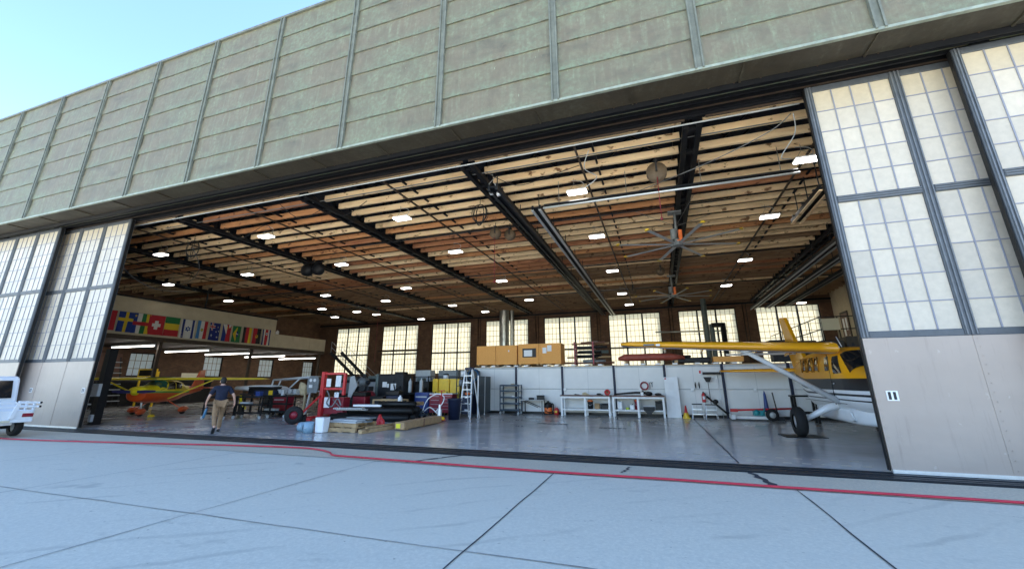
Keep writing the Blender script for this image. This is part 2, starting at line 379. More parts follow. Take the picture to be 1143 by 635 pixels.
def each(b, name, mats, parent=None, bevel=0.):
    """every connected piece of the builder becomes an object of its own"""
    root = list(range(len(b.v)))
    def find(i):
        while root[i] != i: root[i] = root[root[i]]; i = root[i]
        return i
    for f in b.f:
        for i in f[1:]: root[find(i)] = find(f[0])
    parts = {}
    for k, f in enumerate(b.f): parts.setdefault(find(f[0]), []).append(k)
    out = []
    for ks in parts.values():
        c = MB(); idx = {}
        for k in ks:
            for i in b.f[k]:
                if i not in idx: idx[i] = len(c.v); c.v.append(b.v[i])
            c.f.append([idx[i] for i in b.f[k]]); c.m.append(b.m[k]); c.s.append(b.s[k])
        out.append(c.build(name, mats, parent, bevel))
    return out
def patch(st, x0, x1, a0, a1, off, nx=6, na=6, flip=1):
    """grid lying just outside a loft given by its stations; a in degrees from +Y towards +Z; x may depend on a: x0/x1 pairs (at a0, at a1)"""
    b = MB(); vs = []
    X0 = x0 if isinstance(x0, tuple) else (x0, x0); X1 = x1 if isinstance(x1, tuple) else (x1, x1)
    for j in range(na + 1):
        q = j / na; a = R(a0 + (a1 - a0) * q); ca, sa = math.cos(a), math.sin(a)
        xa, xb = X0[0] + (X0[1] - X0[0]) * q, X1[0] + (X1[1] - X1[0]) * q
        for i in range(nx + 1):
            x = xa + (xb - xa) * i / nx
            for s0, s1 in zip(st, st[1:]):
                if (s0[0] - x) * (s1[0] - x) <= 0 and s0[0] != s1[0]:
                    t = (x - s0[0]) / (s1[0] - s0[0]); _, hw, zb, zt, e = (s0[k] + (s1[k] - s0[k]) * t for k in range(5)); break
            hz = (zt - zb) / 2
            y = hw * math.copysign(abs(ca) ** (2 / e), ca); z = (zb + zt) / 2 + hz * math.copysign(abs(sa) ** (2 / e), sa)
            nv = V((.12 if a0 != a1 and x > .9 else 0, ca, sa)); nv.normalize()
            vs.append((x + nv.x * off, (y + nv.y * off) * flip, z + nv.z * off))
    w = nx + 1
    b.add(vs, [(j * w + i, j * w + i + 1, (j + 1) * w + i + 1, (j + 1) * w + i) for j in range(na) for i in range(nx)], 0, True)
    return b
def loft_at(st, x):
    for s0, s1 in zip(st, st[1:]):
        if (s0[0] - x) * (s1[0] - x) <= 0 and s0[0] != s1[0]:
            t = (x - s0[0]) / (s1[0] - s0[0]); return [s0[k] + (s1[k] - s0[k]) * t for k in range(5)]
def side_patch(st, pts, off, flip=1, n=5):
    """quad on the flank: pts = four (x, z) corners, bottom front, bottom rear, top rear, top front"""
    b = MB(); vs = []
    for j in range(n + 1):
        for i in range(n + 1):
            u, v = i / n, j / n
            x = (pts[0][0] * (1 - u) + pts[1][0] * u) * (1 - v) + (pts[3][0] * (1 - u) + pts[2][0] * u) * v
            z = (pts[0][1] * (1 - u) + pts[1][1] * u) * (1 - v) + (pts[3][1] * (1 - u) + pts[2][1] * u) * v
            _, hw, zb, zt, e = loft_at(st, x); q = min(.999, abs((z - (zb + zt) / 2) / ((zt - zb) / 2)))
            vs.append((x, flip * (hw * (1 - q ** e) ** (1 / e) + off), z))
    w = n + 1; b.add(vs, [(j * w + i, j * w + i + 1, (j + 1) * w + i + 1, (j + 1) * w + i) for j in range(n) for i in range(n)], 0, True); return b
def top_patch(st, x0, x1, y0, y1, off, n=8):
    """quad on the upper surface; y0, y1 = (at x0, at x1)"""
    b = MB(); vs = []
    for j in range(n + 1):
        for i in range(n + 1):
            u, v = i / n, j / n; x = x0 + (x1 - x0) * u; a = y0[0] + (y0[1] - y0[0]) * u; c = y1[0] + (y1[1] - y1[0]) * u; y = a + (c - a) * v
            _, hw, zb, zt, e = loft_at(st, x); q = min(.999, abs(y / hw))
            vs.append((x + off * .6, y, (zb + zt) / 2 + (zt - zb) / 2 * (1 - q ** e) ** (1 / e) + off))
    w = n + 1; b.add(vs, [(j * w + i, j * w + i + 1, (j + 1) * w + i + 1, (j + 1) * w + i) for j in range(n) for i in range(n)], 0, True); return b
def livery(name, cols, stops, slope=0., x_from=-2.2, tail=None):
    """paint bands by height on the fuselage; stops are heights in metres"""
    m, nt, b, o = newmat(name)
    sp = nt.nodes.new('ShaderNodeSeparateXYZ'); nt.links.new(o, sp.inputs[0])
    def mth(op, a, c):
        n = nt.nodes.new('ShaderNodeMath'); n.operation = op
        for i, q in enumerate((a, c)):
            if hasattr(q, 'links'): nt.links.new(q, n.inputs[i])
            else: n.inputs[i].default_value = q
        return n.outputs[0]
    rise = mth('MULTIPLY', mth('MAXIMUM', mth('SUBTRACT', x_from, sp.outputs[0]), 0.), slope)
    z = mth('DIVIDE', mth('SUBTRACT', sp.outputs[2], rise), 3.)
    cr = nt.nodes.new('ShaderNodeValToRGB'); cr.color_ramp.interpolation = 'CONSTANT'
    el = cr.color_ramp.elements; el[0].position = 0; el[0].color = (*cols[0], 1); el[1].position = stops[0] / 3; el[1].color = (*cols[1], 1)
    for s_, c in zip(stops[1:], cols[2:]): e = el.new(s_ / 3); e.color = (*c, 1)
    nt.links.new(z, cr.inputs['Fac']); c = cr.outputs['Color']
    if tail: c = mixc(nt, mth('LESS_THAN', sp.outputs[0], tail[0]), c, tail[1])
    nt.links.new(c, b.inputs['Base Color']); b.inputs['Roughness'].default_value = .32; b.inputs['Specular IOR Level'].default_value = .22
    return m

def tag(o, label=None, cat=None, group=None, kind=None):
    if label: o['label'] = label
    if cat: o['category'] = cat
    if group: o['group'] = group
    if kind: o['kind'] = kind
    return o
def thing(name, label, cat, loc=(0, 0, 0), rz=0, group=None):
    o = bpy.data.objects.new(name, None); COL.objects.link(o); o.empty_display_size = .2
    o.location = loc; o.rotation_euler = (0, 0, rz)
    return tag(o, label, cat, group)
def dup(root, loc, rz, label, group=None):
    def cp(o, par):
        c = o.copy(); COL.objects.link(c); c.parent = par
        for ch in list(o.children): cp(ch, c)
        return c
    r = cp(root, None); r.location = loc; r.rotation_euler = (0, 0, rz); r['label'] = label
    if group: r['group'] = group
    return r
ORD = ['first', 'second', 'third', 'fourth', 'fifth', 'sixth', 'seventh', 'eighth']
# ------------------------------------------------------------------ ground
def sheet(name, x0, x1, y0, y1, z, m, nx=1, ny=1):
    b = MB(); vs = []; fs = []
    for j in range(ny + 1):
        for i in range(nx + 1): vs.append((x0 + (x1 - x0) * i / nx, y0 + (y1 - y0) * j / ny, z))
    for j in range(ny):
        for i in range(nx):
            a = j * (nx + 1) + i; fs.append((a, a + 1, a + nx + 2, a + nx + 1))
    b.add(vs, fs); return tag(b.build(name, m), kind='structure')
sheet('apron_ground', -600, 600, -600, 700, -.012, M['apron'])
sheet('threshold_strip', -40, 16, 8.28, 9.46, -.006, M['strip'])
sheet('hangar_floor', -38, 13.5, 9.46, 39.5, -.004, M['floor'])
b = MB()
def wob(x0, y0, x1, y1, w, m, n=24, amp=.012):
    p, q = V((x0, y0, 0)), V((x1, y1, 0)); d = (q - p).normalized(); t = V((-d.y, d.x, 0)); vs = []
    for i in range(n + 1):
        c = p.lerp(q, i / n) + t * rnd.uniform(-amp, amp); ww = w * rnd.uniform(.7, 1.2) / 2
        vs += [c - t * ww + V((0, 0, -.004)), c + t * ww + V((0, 0, -.004))]
    b.add(vs, [(2 * i, 2 * i + 2, 2 * i + 3, 2 * i + 1) for i in range(n)], m)
for x in (-2.05, 1.86): wob(x, -8, x, 8.26, .019, 0)
for x in (-6.0, -9.95, -13.9, 5.8): wob(x, -8, x, 8.26, .016, 1)
for y in (4.4, .5): wob(-30, y, 20, y, .015, 1, 120)
wob(-30, 8.28, 16, 8.28, .018, 1, 120)
tag(b.build('apron_joints', [M['sealant'], M['jointgrey']]), kind='structure')
# patched cracks in the strip in front of the tracks
b = MB()
for (x, y0, y1, dx, w) in ((1.62, 8.35, 9.44, -.22, .05), (-5.3, 8.32, 9.44, .75, .06), (-.85, 8.7, 9.3, .12, .02)):
    n = 14; vs = []
    for i in range(n + 1):
        t = i / n; c = V((x + dx * t + rnd.uniform(-.03, .03), y0 + (y1 - y0) * t, .0))
        ww = w * rnd.uniform(.4, 1.5); vs += [c - V((ww, 0, 0)), c + V((ww, 0, 0))]
    b.add(vs, [(2 * i, 2 * i + 1, 2 * i + 3, 2 * i + 2) for i in range(n)])
tag(b.build('crack_filler', M['sealant']), kind='structure')
# door tracks let into the floor
b = MB()
b.b2((-40, 9.47, -.003), (16, 10.30, .004), 1)
for y in (9.58, 9.72, 9.94, 10.16): b.b2((-40, y - .035, .004), (16, y + .035, .022), 0)
tag(b.build('door_track', [M['rail'], M['steel']]), kind='structure')
# floor joint, drain grates and the two lines of drill holes behind the door
b = MB()
wob(1.36, 10.4, 1.2, 22.0, .03, 0, 30, .01)
for v in range(len(b.v)): b.v[v] = (b.v[v][0], b.v[v][1], .002)
for y in (10.75, 11.35):
    x = -20.2
    while x < 3.7:
        b.b2((x, y - .02, -.002), (x + .16, y + .02, .001), 1); x += .34
for (x, y, l) in ((-4.9, 17.1, 1.3), (-2.3, 16.2, 1.0)):
    for k in range(6): b.b2((x + k * l / 6, y, -.002), (x + (k + .75) * l / 6, y + .22, .003), 0)
tag(b.build('floor_joints', [M['sealant'], M['strip']]), kind='structure')
# red air hose lying along the joint
pts = [(-30, 7.2), (-24, 7.55), (-18.3, 7.75), (-14, 8.35), (-11, 8.85), (-9.1, 9.08), (-8.3, 9.0), (-7.7, 8.75), (-7.3, 8.45), (-6.6, 8.40), (-5, 8.33), (-2.2, 8.25),
       (0, 8.29), (2, 8.27), (4.6, 8.31), (8, 8.22), (14, 8.3)]
def smooth(ps, k=6):
    o = []
    for i in range(len(ps) - 1):
        p0, p1, p2, p3 = (V(ps[max(0, min(len(ps) - 1, i + d))]) for d in (-1, 0, 1, 2))
        for j in range(k):
            t = j / k
            o.append(.5 * ((2 * p1) + (p2 - p0) * t + (2 * p0 - 5 * p1 + 4 * p2 - p3) * t * t + (3 * p1 - p0 - 3 * p2 + p3) * t ** 3))
    o.append(V(ps[-1])); return o
b = MB(); b.tube(smooth([(x, y, .022) for x, y in pts], 8), .019, 8)
tag(b.build('air_hose', M['hose']), 'long red rubber hose snaking along the concrete joint before the hangar door', 'hose')

# ------------------------------------------------------------------ hangar shell
ZP, YB, XW, XE = 8.25, 39.5, -38.0, 13.5
YF, FZ0, FZ1 = 8.70, 8.36, 14.35
H = thing('hangar', 'large aircraft hangar with green copper fascia and timber roof purlins over a wide open doorway', 'hangar', (0, 0, 0))
SEAM = [1.46 + 3.3 * k for k in range(-13, 10)]  # right end lengthened out of view to keep the apron in shade
# copper cladding: seven lapped courses per bay
b = MB(); nrow = 7; hrow = (FZ1 - FZ0) / nrow
for i in range(len(SEAM) - 1):
    x0, x1 = SEAM[i], SEAM[i + 1]
    for r in range(nrow):
        z0, z1 = FZ0 + r * hrow, FZ0 + (r + 1) * hrow
        n = 10; vs = []
        for k in range(n + 1):
            x = x0 + (x1 - x0) * k / n; j = rnd.uniform(-.008, .008); e = rnd.uniform(-.006, .006)
            vs += [(x, YF - .028 + e, z0 + j * .6), (x, YF - .01 + rnd.uniform(-.018, .018), (z0 + z1) / 2), (x, YF + .004, z1 + .012)]
        fs = []
        for k in range(n):
            a = 3 * k; fs += [(a, a + 3, a + 4, a + 1), (a + 1, a + 4, a + 5, a + 2)]
        b.add(vs, fs, 0, True)
        for k in range(n):
            if rnd.random() < .82:
                xa, xb = x0 + (x1 - x0) * k / n, x0 + (x1 - x0) * (k + 1) / n; dz = rnd.uniform(-.009, .009)
                b.b2((xa, YF - .020, z0 - .008 + dz), (xb, YF + .01, z0 + rnd.uniform(-.002, .006) + dz), 1)
b.b2((SEAM[0], YF + .012, FZ0 + .02), (SEAM[-1], 9.9, FZ1 - .02), 0)
fas = b.build('copper_fascia', [M['copper'], M['batten']], H)
for x in SEAM:
    b = MB(); b.b2((x - .10, YF - .05, FZ0 - .01), (x + .10, YF - .012, FZ1))
    for dx in (-.075, .075): b.b2((x + dx - .02, YF - .085, FZ0 - .015), (x + dx + .02, YF - .05, FZ1 + .01))
    b.build('batten', M['batten'], fas)
b = MB(); b.b2((SEAM[0], YF - .06, FZ0 - .05), (SEAM[-1], YF + .02, FZ0 + .012)); b.build('drip_edge', M['copedge'], fas)
b = MB(); b.b2((SEAM[0], YF - .07, FZ1), (SEAM[-1], 10.0, FZ1 + .10)); b.build('coping', M['batten'], fas)
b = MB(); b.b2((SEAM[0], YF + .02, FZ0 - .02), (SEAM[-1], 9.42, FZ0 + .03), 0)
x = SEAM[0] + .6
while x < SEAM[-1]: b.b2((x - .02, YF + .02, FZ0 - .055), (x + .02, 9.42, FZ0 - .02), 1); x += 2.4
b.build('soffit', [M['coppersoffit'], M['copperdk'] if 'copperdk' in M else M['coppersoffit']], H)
# door head: hanging rails
b = MB()
b.b2((-40, 9.42, 8.42), (16, 10.42, 8.60), 0)
b.b2((-40, 9.42, 8.20), (16, 9.46, 8.42), 0)
for y in (9.62, 9.84, 10.06, 10.26):
    b.b2((-40, y, 8.30), (16, y + .035, 8.42), 0); b.b2((-40, y - .02, 8.285), (16, y + .04, 8.30), 1 if .9 < y % 9 < 1.2 else 0)
b.b2((-40, 10.30, 8.22), (16, 10.42, 8.42), 0)
x = -39
while x < 16: b.cyl((x, 9.415, 8.33), .02, .012, 'Y', 6, 1); x += .55
b.build('door_head_rail', [M['steel'], M['trackbrown']], H)
# a rusty angle strip under the head, seen as two runs
b = MB()
for (x0, x1) in ((-38, -12.6), (-12.4, -5.2), (-5.0, 1.2), (1.7, 13.4)): b.b2((x0, 10.33, 8.16), (x1, 10.37, 8.215))
b.build('head_angle', M['trackbrown'], H)
# roof deck and closing walls
b = MB()
b.b2((-40, 9.9, 10.1), (31, 40.4, 10.35)); b.b2((-40, 10.42, 8.60), (16, 10.52, 10.1))
b.build('roof_deck', M['roofdeck'], H)
TX = [8.0, 1.40, -5.15, -11.75, -18.3, -24.9, -31.5]
for x in TX:
    b = MB()
    for dx in (-.17, .17): b.b2((x + dx - .07, 10.55, 8.08), (x + dx + .07, YB - .02, 8.22))
    for dx in (-.17, .17): b.b2((x + dx - .05, 10.55, 9.86), (x + dx + .05, YB - .02, 10.0))
    y = 10.6; k = 0
    while y < YB - 1.6:
        b.bar((x, y, 8.2), (x, y + 1.55, 9.9), .07, .05); b.bar((x, y + 1.55, 8.2), (x, y + 1.55, 9.9), .07, .07); b.bar((x, y + 1.55, 9.9), (x, y + 3.1 if y + 3.1 < YB else YB - .1, 8.2), .07, .05)
        y += 3.1
    y = 10.7
    while y < YB - .5: b.b2((x - .2, y, 8.085), (x + .2, y + .12, 8.20)); y += 1.2
    b.build('roof_truss', M['steel'], H)
# timber purlins
EDGE = [XE] + TX + [XW]
boards = []
for r in range(38):
    y = 10.62 + .77 * r
    for k in range(len(EDGE) - 1):
        x1, x0 = EDGE[k] - .27, EDGE[k + 1] + .27
        q = rnd.random()
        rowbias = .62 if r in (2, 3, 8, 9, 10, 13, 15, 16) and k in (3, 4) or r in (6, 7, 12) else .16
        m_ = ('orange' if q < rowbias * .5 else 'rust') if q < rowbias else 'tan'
        if r > 14: m_ = 'fardim' if q < .30 + .035 * (r - 14) else ('rust' if q < .75 else ('orange' if q < .85 else 'tan'))  # far rows get darker boards, painting in the light's falloff
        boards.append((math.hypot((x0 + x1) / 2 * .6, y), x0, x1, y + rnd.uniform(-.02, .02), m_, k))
vis = sorted([q for q in boards if 1 <= q[5] <= 5])[:100]
rest = [q for q in boards if q not in vis]
def board(b, x0, x1, y, m=0):
    n = 8; vs = []; z1 = 8.465
    for i in range(n + 1):
        x = x0 + (x1 - x0) * i / n
        e = rnd.uniform(-.006, .006); zz = 8.25 + rnd.uniform(-.006, .006)
        vs += [(x, y - .05 + e, zz), (x, y + .05 + e, zz), (x, y + .05 + e, z1 + e), (x, y - .05 + e, z1 + e)]
    fs = [(4 * i + k, 4 * i + (k + 1) % 4, 4 * i + 4 + (k + 1) % 4, 4 * i + 4 + k) for i in range(n) for k in range(4)]
    b.add(vs, [f[::-1] for f in fs] + [(0, 1, 2, 3), (4 * n + 3, 4 * n + 2, 4 * n + 1, 4 * n)], m)
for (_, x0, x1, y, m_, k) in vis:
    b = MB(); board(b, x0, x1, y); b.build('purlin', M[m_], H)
b = MB(); MM = ['tan', 'orange', 'rust', 'fardim']
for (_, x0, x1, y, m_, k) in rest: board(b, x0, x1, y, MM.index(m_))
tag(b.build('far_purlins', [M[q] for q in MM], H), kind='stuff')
# bridging straps along the middle of each bay and cross braces above the boards
b = MB()
for k in range(len(TX) - 1):
    xm = (TX[k] + TX[k + 1]) / 2 + .1
    b.b2((xm - .03, 10.6, 8.19), (xm + .03, YB, 8.238), 1)
    b.b2((xm + .45, 10.6, 8.30), (xm + .51, YB, 8.36), 0)
    for y in [10.95 + 1.54 * j for j in range(18)]:
        for dx in (-1.6, 1.6):
            b.bar((xm + dx - .8, y, 8.65), (xm + dx + .7, y, 10.05), .07, .05); b.bar((xm + dx - .8, y + .06, 10.05), (xm + dx + .7, y + .06, 8.65), .07, .05)
b.build('bridging', [M['steel'], M['trackbrown']], H)
# pipes and conduits that cross under the boards
def pipe(name, pts, r, m, label, cat, n=6, group=None):
    b = MB(); b.tube(pts, r, n); return tag(b.build(name, m), label, cat, group)
pipe('conduit', [(-26, 10.45, 8.12), (3.8, 10.45, 8.12)], .022, M['ltgrey'], 'long bright conduit running just behind the door head', 'pipe')
pipe('conduit', [(-20, 11.15, 8.17), (3.6, 11.2, 8.17)], .016, M['cord'], 'thin dark conduit under the second row of ceiling boards', 'pipe')
pipe('sprinkler_pipe', [(-14, 15.9, 8.1), (3.2, 15.95, 8.1)], .03, M['char'], 'dark sprinkler pipe under the boards beyond the first ceiling fan bay, nearer of two', 'pipe')
pipe('sprinkler_pipe', [(-30, 23.4, 8.1), (10, 23.5, 8.1)], .035, M['char'], 'dark sprinkler pipe crossing the ceiling between the two fans, the farther one', 'pipe')
pipe('sprinkler_pipe', [(-33, 30.5, 8.05), (12, 30.6, 8.05)], .04, M['char'], 'dark sprinkler pipe crossing the ceiling close to the back windows', 'pipe')
# back wall with its window openings
WC = [-33.2, -26.85, -20.55, -14.3, -8.1, -1.87, 4.25, 10.35]; WW, WZ0, WZ1 = 4.6, 2.35, 7.64
b = MB()
b.b2((XW - .4, YB, -.02), (XE + .4, YB + .4, WZ0)); b.b2((XW - .4, YB, WZ1), (XE + .4, YB + .4, 10.1))
e = XW - .4
for c in WC:
    b.b2((e, YB, WZ0), (c - WW / 2, YB + .4, WZ1)); e = c + WW / 2
b.b2((e, YB, WZ0), (XE + .4, YB + .4, WZ1))
bw = b.build('back_wall', M['brick'], H)
b = MB(); b.b2((XW, YB - .10, 7.9), (XE, YB - .01, 8.06), 0); b.b2((XW, YB - .06, 7.72), (XE, YB - .01, 7.76), 1); b.build('wall_plate', [M['steel'], M['trackbrown']], H)
def window(cx, cy, axis, w, z0, z1, ncol, pm, sub=(4, .52), tz=None):
    """axis X: window in a wall running along X; frame and pane under the hangar"""
    f = MB(); p = MB()
    def bx(b_, u0, u1, d0, d1, a0, a1, m=0):
        if axis == 'X': b_.b2((cx + u0, cy + d0, a0), (cx + u1, cy + d1, a1), m)
        else: b_.b2((cx - d1, cy + u0, a0), (cx - d0, cy + u1, a1), m)
    bx(f, -w / 2, -w / 2 + .07, .08, .2, z0, z1); bx(f, w / 2 - .07, w / 2, .08, .2, z0, z1)
    bx(f, -w / 2 + .07, w / 2 - .07, .08, .2, z0, z0 + .08); bx(f, -w / 2 + .07, w / 2 - .07, .08, .2, z1 - .08, z1)
    cw = (w - .14) / ncol
    for i in range(1, ncol):
        u = -w / 2 + .07 + i * cw; bx(f, u - .06, u + .06, .082, .198, z0 + .08, z1 - .08)
    if tz: bx(f, -w / 2 + .07, w / 2 - .07, .084, .196, tz - .05, tz + .05)
    n = max(1, int(round((z1 - z0) / sub[1])))
    for j in range(1, n): zz = z0 + (z1 - z0) * j / n; bx(f, -w / 2 + .07, w / 2 - .07, .135, .15, zz - .020, zz + .020, 1)
    for i in range(ncol * sub[0]):
        u = -w / 2 + .07 + (w - .14) * i / (ncol * sub[0])
        if i % sub[0]: bx(f, u - .018, u + .018, .132, .15, z0 + .08, z1 - .08, 1)
    bx(p, -w / 2 + .05, w / 2 - .05, .152, .158, z0 + .04, z1 - .04)
    fr = f.build('window', [M['steel'], M['muntinbrown']], H); p.build('pane', pm, fr)
for c in WC: window(c, YB, 'X', WW, WZ0, WZ1, 3, M['backpane'], tz=4.55)
# west wall
b = MB(); e = 10.5; WY = [(20.85, 22.6), (26.5, 28.2), (32.0, 33.7), (37.6, 39.1)]
b.b2((XW - .4, 10.5, -.02), (XW, YB, 2.08)); b.b2((XW - .4, 10.5, 3.85), (XW, YB, 10.1))
for (y0, y1) in WY: b.b2((XW - .4, e, 2.08), (XW, y0, 3.85)); e = y1
b.b2((XW - .4, e, 2.08), (XW, YB, 3.85)); b.build('side_wall', M['brick'], H)
for (y0, y1) in WY: window(XW, (y0 + y1) / 2, 'Y', y1 - y0, 2.08, 3.85, 1, M['westpane'], (4, .58))
b = MB(); b.b2((XE, 10.5, -.02), (XE + .4, YB, 10.1)); b.build('plaster_wall', M['beige'], H)
b = MB(); b.b2((-40.3, 10.52, 0), (-38.4, 10.9, 10.1)); b.b2((13.9, 10.52, 0), (31, 10.9, 10.1)); b.build('unseen_front_wall', M['brick'], H)  # unseen walls; the right one is added to shade the apron
b = MB(); b.b2((-26.9 - 2.6, YB - .16, 4.78), (-26.9 + 2.55, YB - .03, 4.96)); b.build('window_ledge', M['trackbrown'], H)
# conduit and outlet on the brick piers
for (x, z0, z1) in ((-11.2, 2.3, 8), (-5.2, 2.3, 8), (1.2, 2.3, 7.9), (7.1, 2.3, 8), (-17.4, 2.3, 7.9)):
    b = MB(); b.tube([(x, YB - .05, z0), (x, YB - .05, z1)], .04, 6); b.tube([(x + .25, YB - .05, z0), (x + .25, YB - .05, z1)], .03, 6); b.build('downpipe', M['trackbrown'], H)
pipe('handrail_pipe', [(-.1, 38.9, 5.75), (5.6, 38.9, 5.65)], .07, M['duct'], 'long pale pipe crossing the brick pier and window beside the twin ducts', 'pipe')

# ------------------------------------------------------------------ sliding door leaves
def leaf(label, x0, yf, hx):
    """x0 = left end, yf = front face; 5.06 wide, three glazed columns"""
    W, T = 5.06, .16
    t = thing('hangar_door', label, 'sliding door', (x0, yf, 0), 0, 'sliding hangar door leaves')
    b = MB(); st = .14; cw = (W - .2 * 2 - st * 2) / 3
    b.b2((0, 0, 2.44), (st, T, 8.28)); b.b2((W - st, 0, 2.44), (W, T, 8.28))
    xs = [st, st + cw, st + cw + .2, st + 2 * cw + .2, st + 2 * cw + .4, W - st]
    for k in (1, 3): b.b2((xs[k], 0, 2.44), (xs[k + 1], T, 8.28))
    for k in (0, 2, 4):
        b.b2((xs[k], .004, 8.14), (xs[k + 1], T, 8.28)); b.b2((xs[k], .004, 2.44), (xs[k + 1], T, 2.57)); b.b2((xs[k], .002, 5.33), (xs[k + 1], T, 5.49))
    fr = b.build('frame', M['doorframe'], t, .012)
    b = MB()
    for x in (0, W - st): 
        for q in (.03, .085): b.b2((x + q, -.022, 2.46), (x + q + .022, 0, 8.27))
    for k in (1, 3):
        for q in (.02, .09, .16): b.b2((xs[k] + q, -.022, 2.46), (xs[k] + q + .022, 0, 8.27))
    for k in (0, 2, 4):
        for q in (5.35, 5.40, 5.45): b.b2((xs[k] + .01, -.018, q), (xs[k + 1] - .01, .002, q + .018))
    b.build('rib', M['doorframelt'], fr)
    for k in (0, 2, 4):
        for (z0, z1) in ((2.57, 5.33), (5.49, 8.14)):
            p = MB(); n = 5; top = z1 > 8
            for r in range(n):
                for q in range(4):
                    xa, xb = xs[k] + .002 + (cw - .004) * q / 4, xs[k] + .002 + (cw - .004) * (q + 1) / 4
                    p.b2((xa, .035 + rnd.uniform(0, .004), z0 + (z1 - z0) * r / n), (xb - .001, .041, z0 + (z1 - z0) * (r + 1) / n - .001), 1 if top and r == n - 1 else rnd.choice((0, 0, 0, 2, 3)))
            pn = p.build('glazing', [M['pane'], M['paneshade'], M['paneb'], M['panec']], t)
            g = MB()
            for i in range(1, 4): x = xs[k] + cw * i / 4; g.b2((x - .012, .02, z0), (x + .012, .034, z1))
            for r in range(1, n): z = z0 + (z1 - z0) * r / n; g.b2((xs[k], .022, z - .011), (xs[k + 1], .033, z + .011))
            g.build('glazing_bar', M['muntin'], pn)
    b = MB(); nn = 3; c = W / nn
    for k, (a, e) in enumerate(((0, xs[1] + .1), (xs[1] + .1, xs[3] + .1), (xs[3] + .1, W))):
        b.b2((a + .006, .0, .07), (e - .006, .03, 2.44))
    b.b2((.02, .01, .07), (W - .02, T, 2.43))
    lp = b.build('lower_panel', M['doorpanel'], t, .006)
    b = MB()
    for x in (xs[1] + .1, xs[3] + .1):
        b.b2((x - .014, -.008, .08), (x + .014, .002, 2.43))
    for x in (.06, W - .06, xs[1] + .16, xs[3] + .16):
        z = .15
        while z < 2.4: b.cyl((x, -.006, z), .010, .008, 'Y', 6); z += .16
    b.build('seam_strip', M['doorpanel'], lp)
    b = MB(); b.b2((.01, -.015, .015), (W - .01, .02, .075)); b.build('sill_strip', M['alu'], t)
    for x in hx:
        b = MB(); b.b2((x - .09, -.012, 1.27), (x + .09, .0, 1.45), 0)
        for q in (-.045, .035): b.b2((x + q - .022, -.016, 1.29), (x + q + .022, -.011, 1.43), 1)
        b.build('flush_pull', [M['white'], M['char']], t)
    b = MB()
    for x in (.5, W - .5): b.b2((x - .15, .03, 8.28), (x + .15, .13, 8.37))
    each(b, 'hanger', M['steel'], t)
    # dark felt edge strip
    b = MB(); b.b2((-.02, .03, .05), (0, T - .03, 8.25)); b.b2((W, .03, .05), (W + .02, T - .03, 8.25)); b.build('edge_seal', M['black'], t)
    return t
leaf('frosted sliding door leaf at the right edge of the doorway before the yellow aeroplane', 3.83, 10.10, (.27,))
leaf('frosted sliding door leaf farthest right, standing on the outer track', 6.35, 9.72, (.27,))
leaf('frosted sliding door leaf at the left edge of the doorway behind the white pickup', -25.52, 10.10, (1.45, 4.87))
leaf('frosted sliding door leaf on the outer track, second from the left edge of the doorway', -29.63, 9.72, (4.87,))
leaf('frosted sliding door leaf farthest left, cut by the edge of the photo', -34.75, 9.66, (4.87,))
# ------------------------------------------------------------------ mezzanine along the west side
t = thing('mezzanine', 'beige mezzanine office along the west wall with a row of flags', 'mezzanine', (-30, 15, 0))
b = MB(); b.b2((-8, -4.3, 4.14), (.02, 17, 4.40)); b.build('floor_slab', M['trackbrown'], t)
b = MB(); b.b2((-.12, -4.3, 4.40), (0, 11.3, 6.62)); b.b2((-8, 11.2, 4.40), (-.13, 11.3, 6.62)); b.build('office_wall', M['beige'], t)
b = MB(); b.b2((-8, -4.3, 6.62), (0.05, 11.35, 6.72)); b.build('office_roof', M['steel'], t)
b = MB()
for k in range(3): b.b2((-.08, 11.32 + k * 1.9, 4.40), (0, 11.32 + k * 1.9 + 1.88, 5.42))
b.b2((-.10, 11.3, 5.42), (.02, 17, 5.47)); b.build('parapet', M['beige'], t)
for y in (-3.5, 3, 9.5, 16.6):
    b = MB(); b.b2((-.35, y, 0), (-.2, y + .18, 4.14)); each(b, 'column', M['trackbrown'], t)
for y in (-1., 5.2): 
    b = MB(); b.b2((.0, y, 6.70), (.06, y + .08, 8.05)); each(b, 'hanger', M['char'], t)
t = thing('staircase', 'dark steel staircase descending from the end of the mezzanine', 'stairs', (-30, 32.2, 0))
b = MB()
for dx in (-.6, .6): b.bar((dx + 1.2, .0, 4.3), (dx + 4.6, 2.6, .2), .10, .28)
each(b, 'stringer', M['steel'], t)
b = MB()
for k in range(15):
    q = k / 15; b.box((1.2 + 3.4 * q, 2.6 * q, 4.2 - 4.1 * q), (1.15, .26, .04), rz=R(37))
b.build('tread', M['steel'], t)
b = MB()
for dx in (-.6, .6):
    for h in (.5, 1.0): b.tube([(dx + 1.2, 0, 4.3 + h), (dx + 4.6, 2.6, .3 + h)], .022, 6)
    for k in range(5):
        q = k / 4; p = (dx + 1.2 + 3.4 * q, 2.6 * q, 4.3 - 4.0 * q); b.tube([p, (p[0], p[1], p[2] + 1.0)], .02, 6)
b.build('handrail', M['ltgrey'], t)
# white toys of spare parts standing on the balcony
t = thing('storage_jug', 'small white jug standing on the mezzanine balcony', 'jug', (-30.25, 26.7, 5.47))
b = MB(); b.lathe([(0, 0), (.12, 0), (.12, .22), (.05, .3), (.05, .36), (0, .36)], n=12); b.build('body', M['white'], t)
b = MB(); b.tube([(.1, 0, .1), (.2, 0, .16), (.16, 0, .28), (.06, 0, .3)], .018, 6); b.build('handle', M['white'], t)
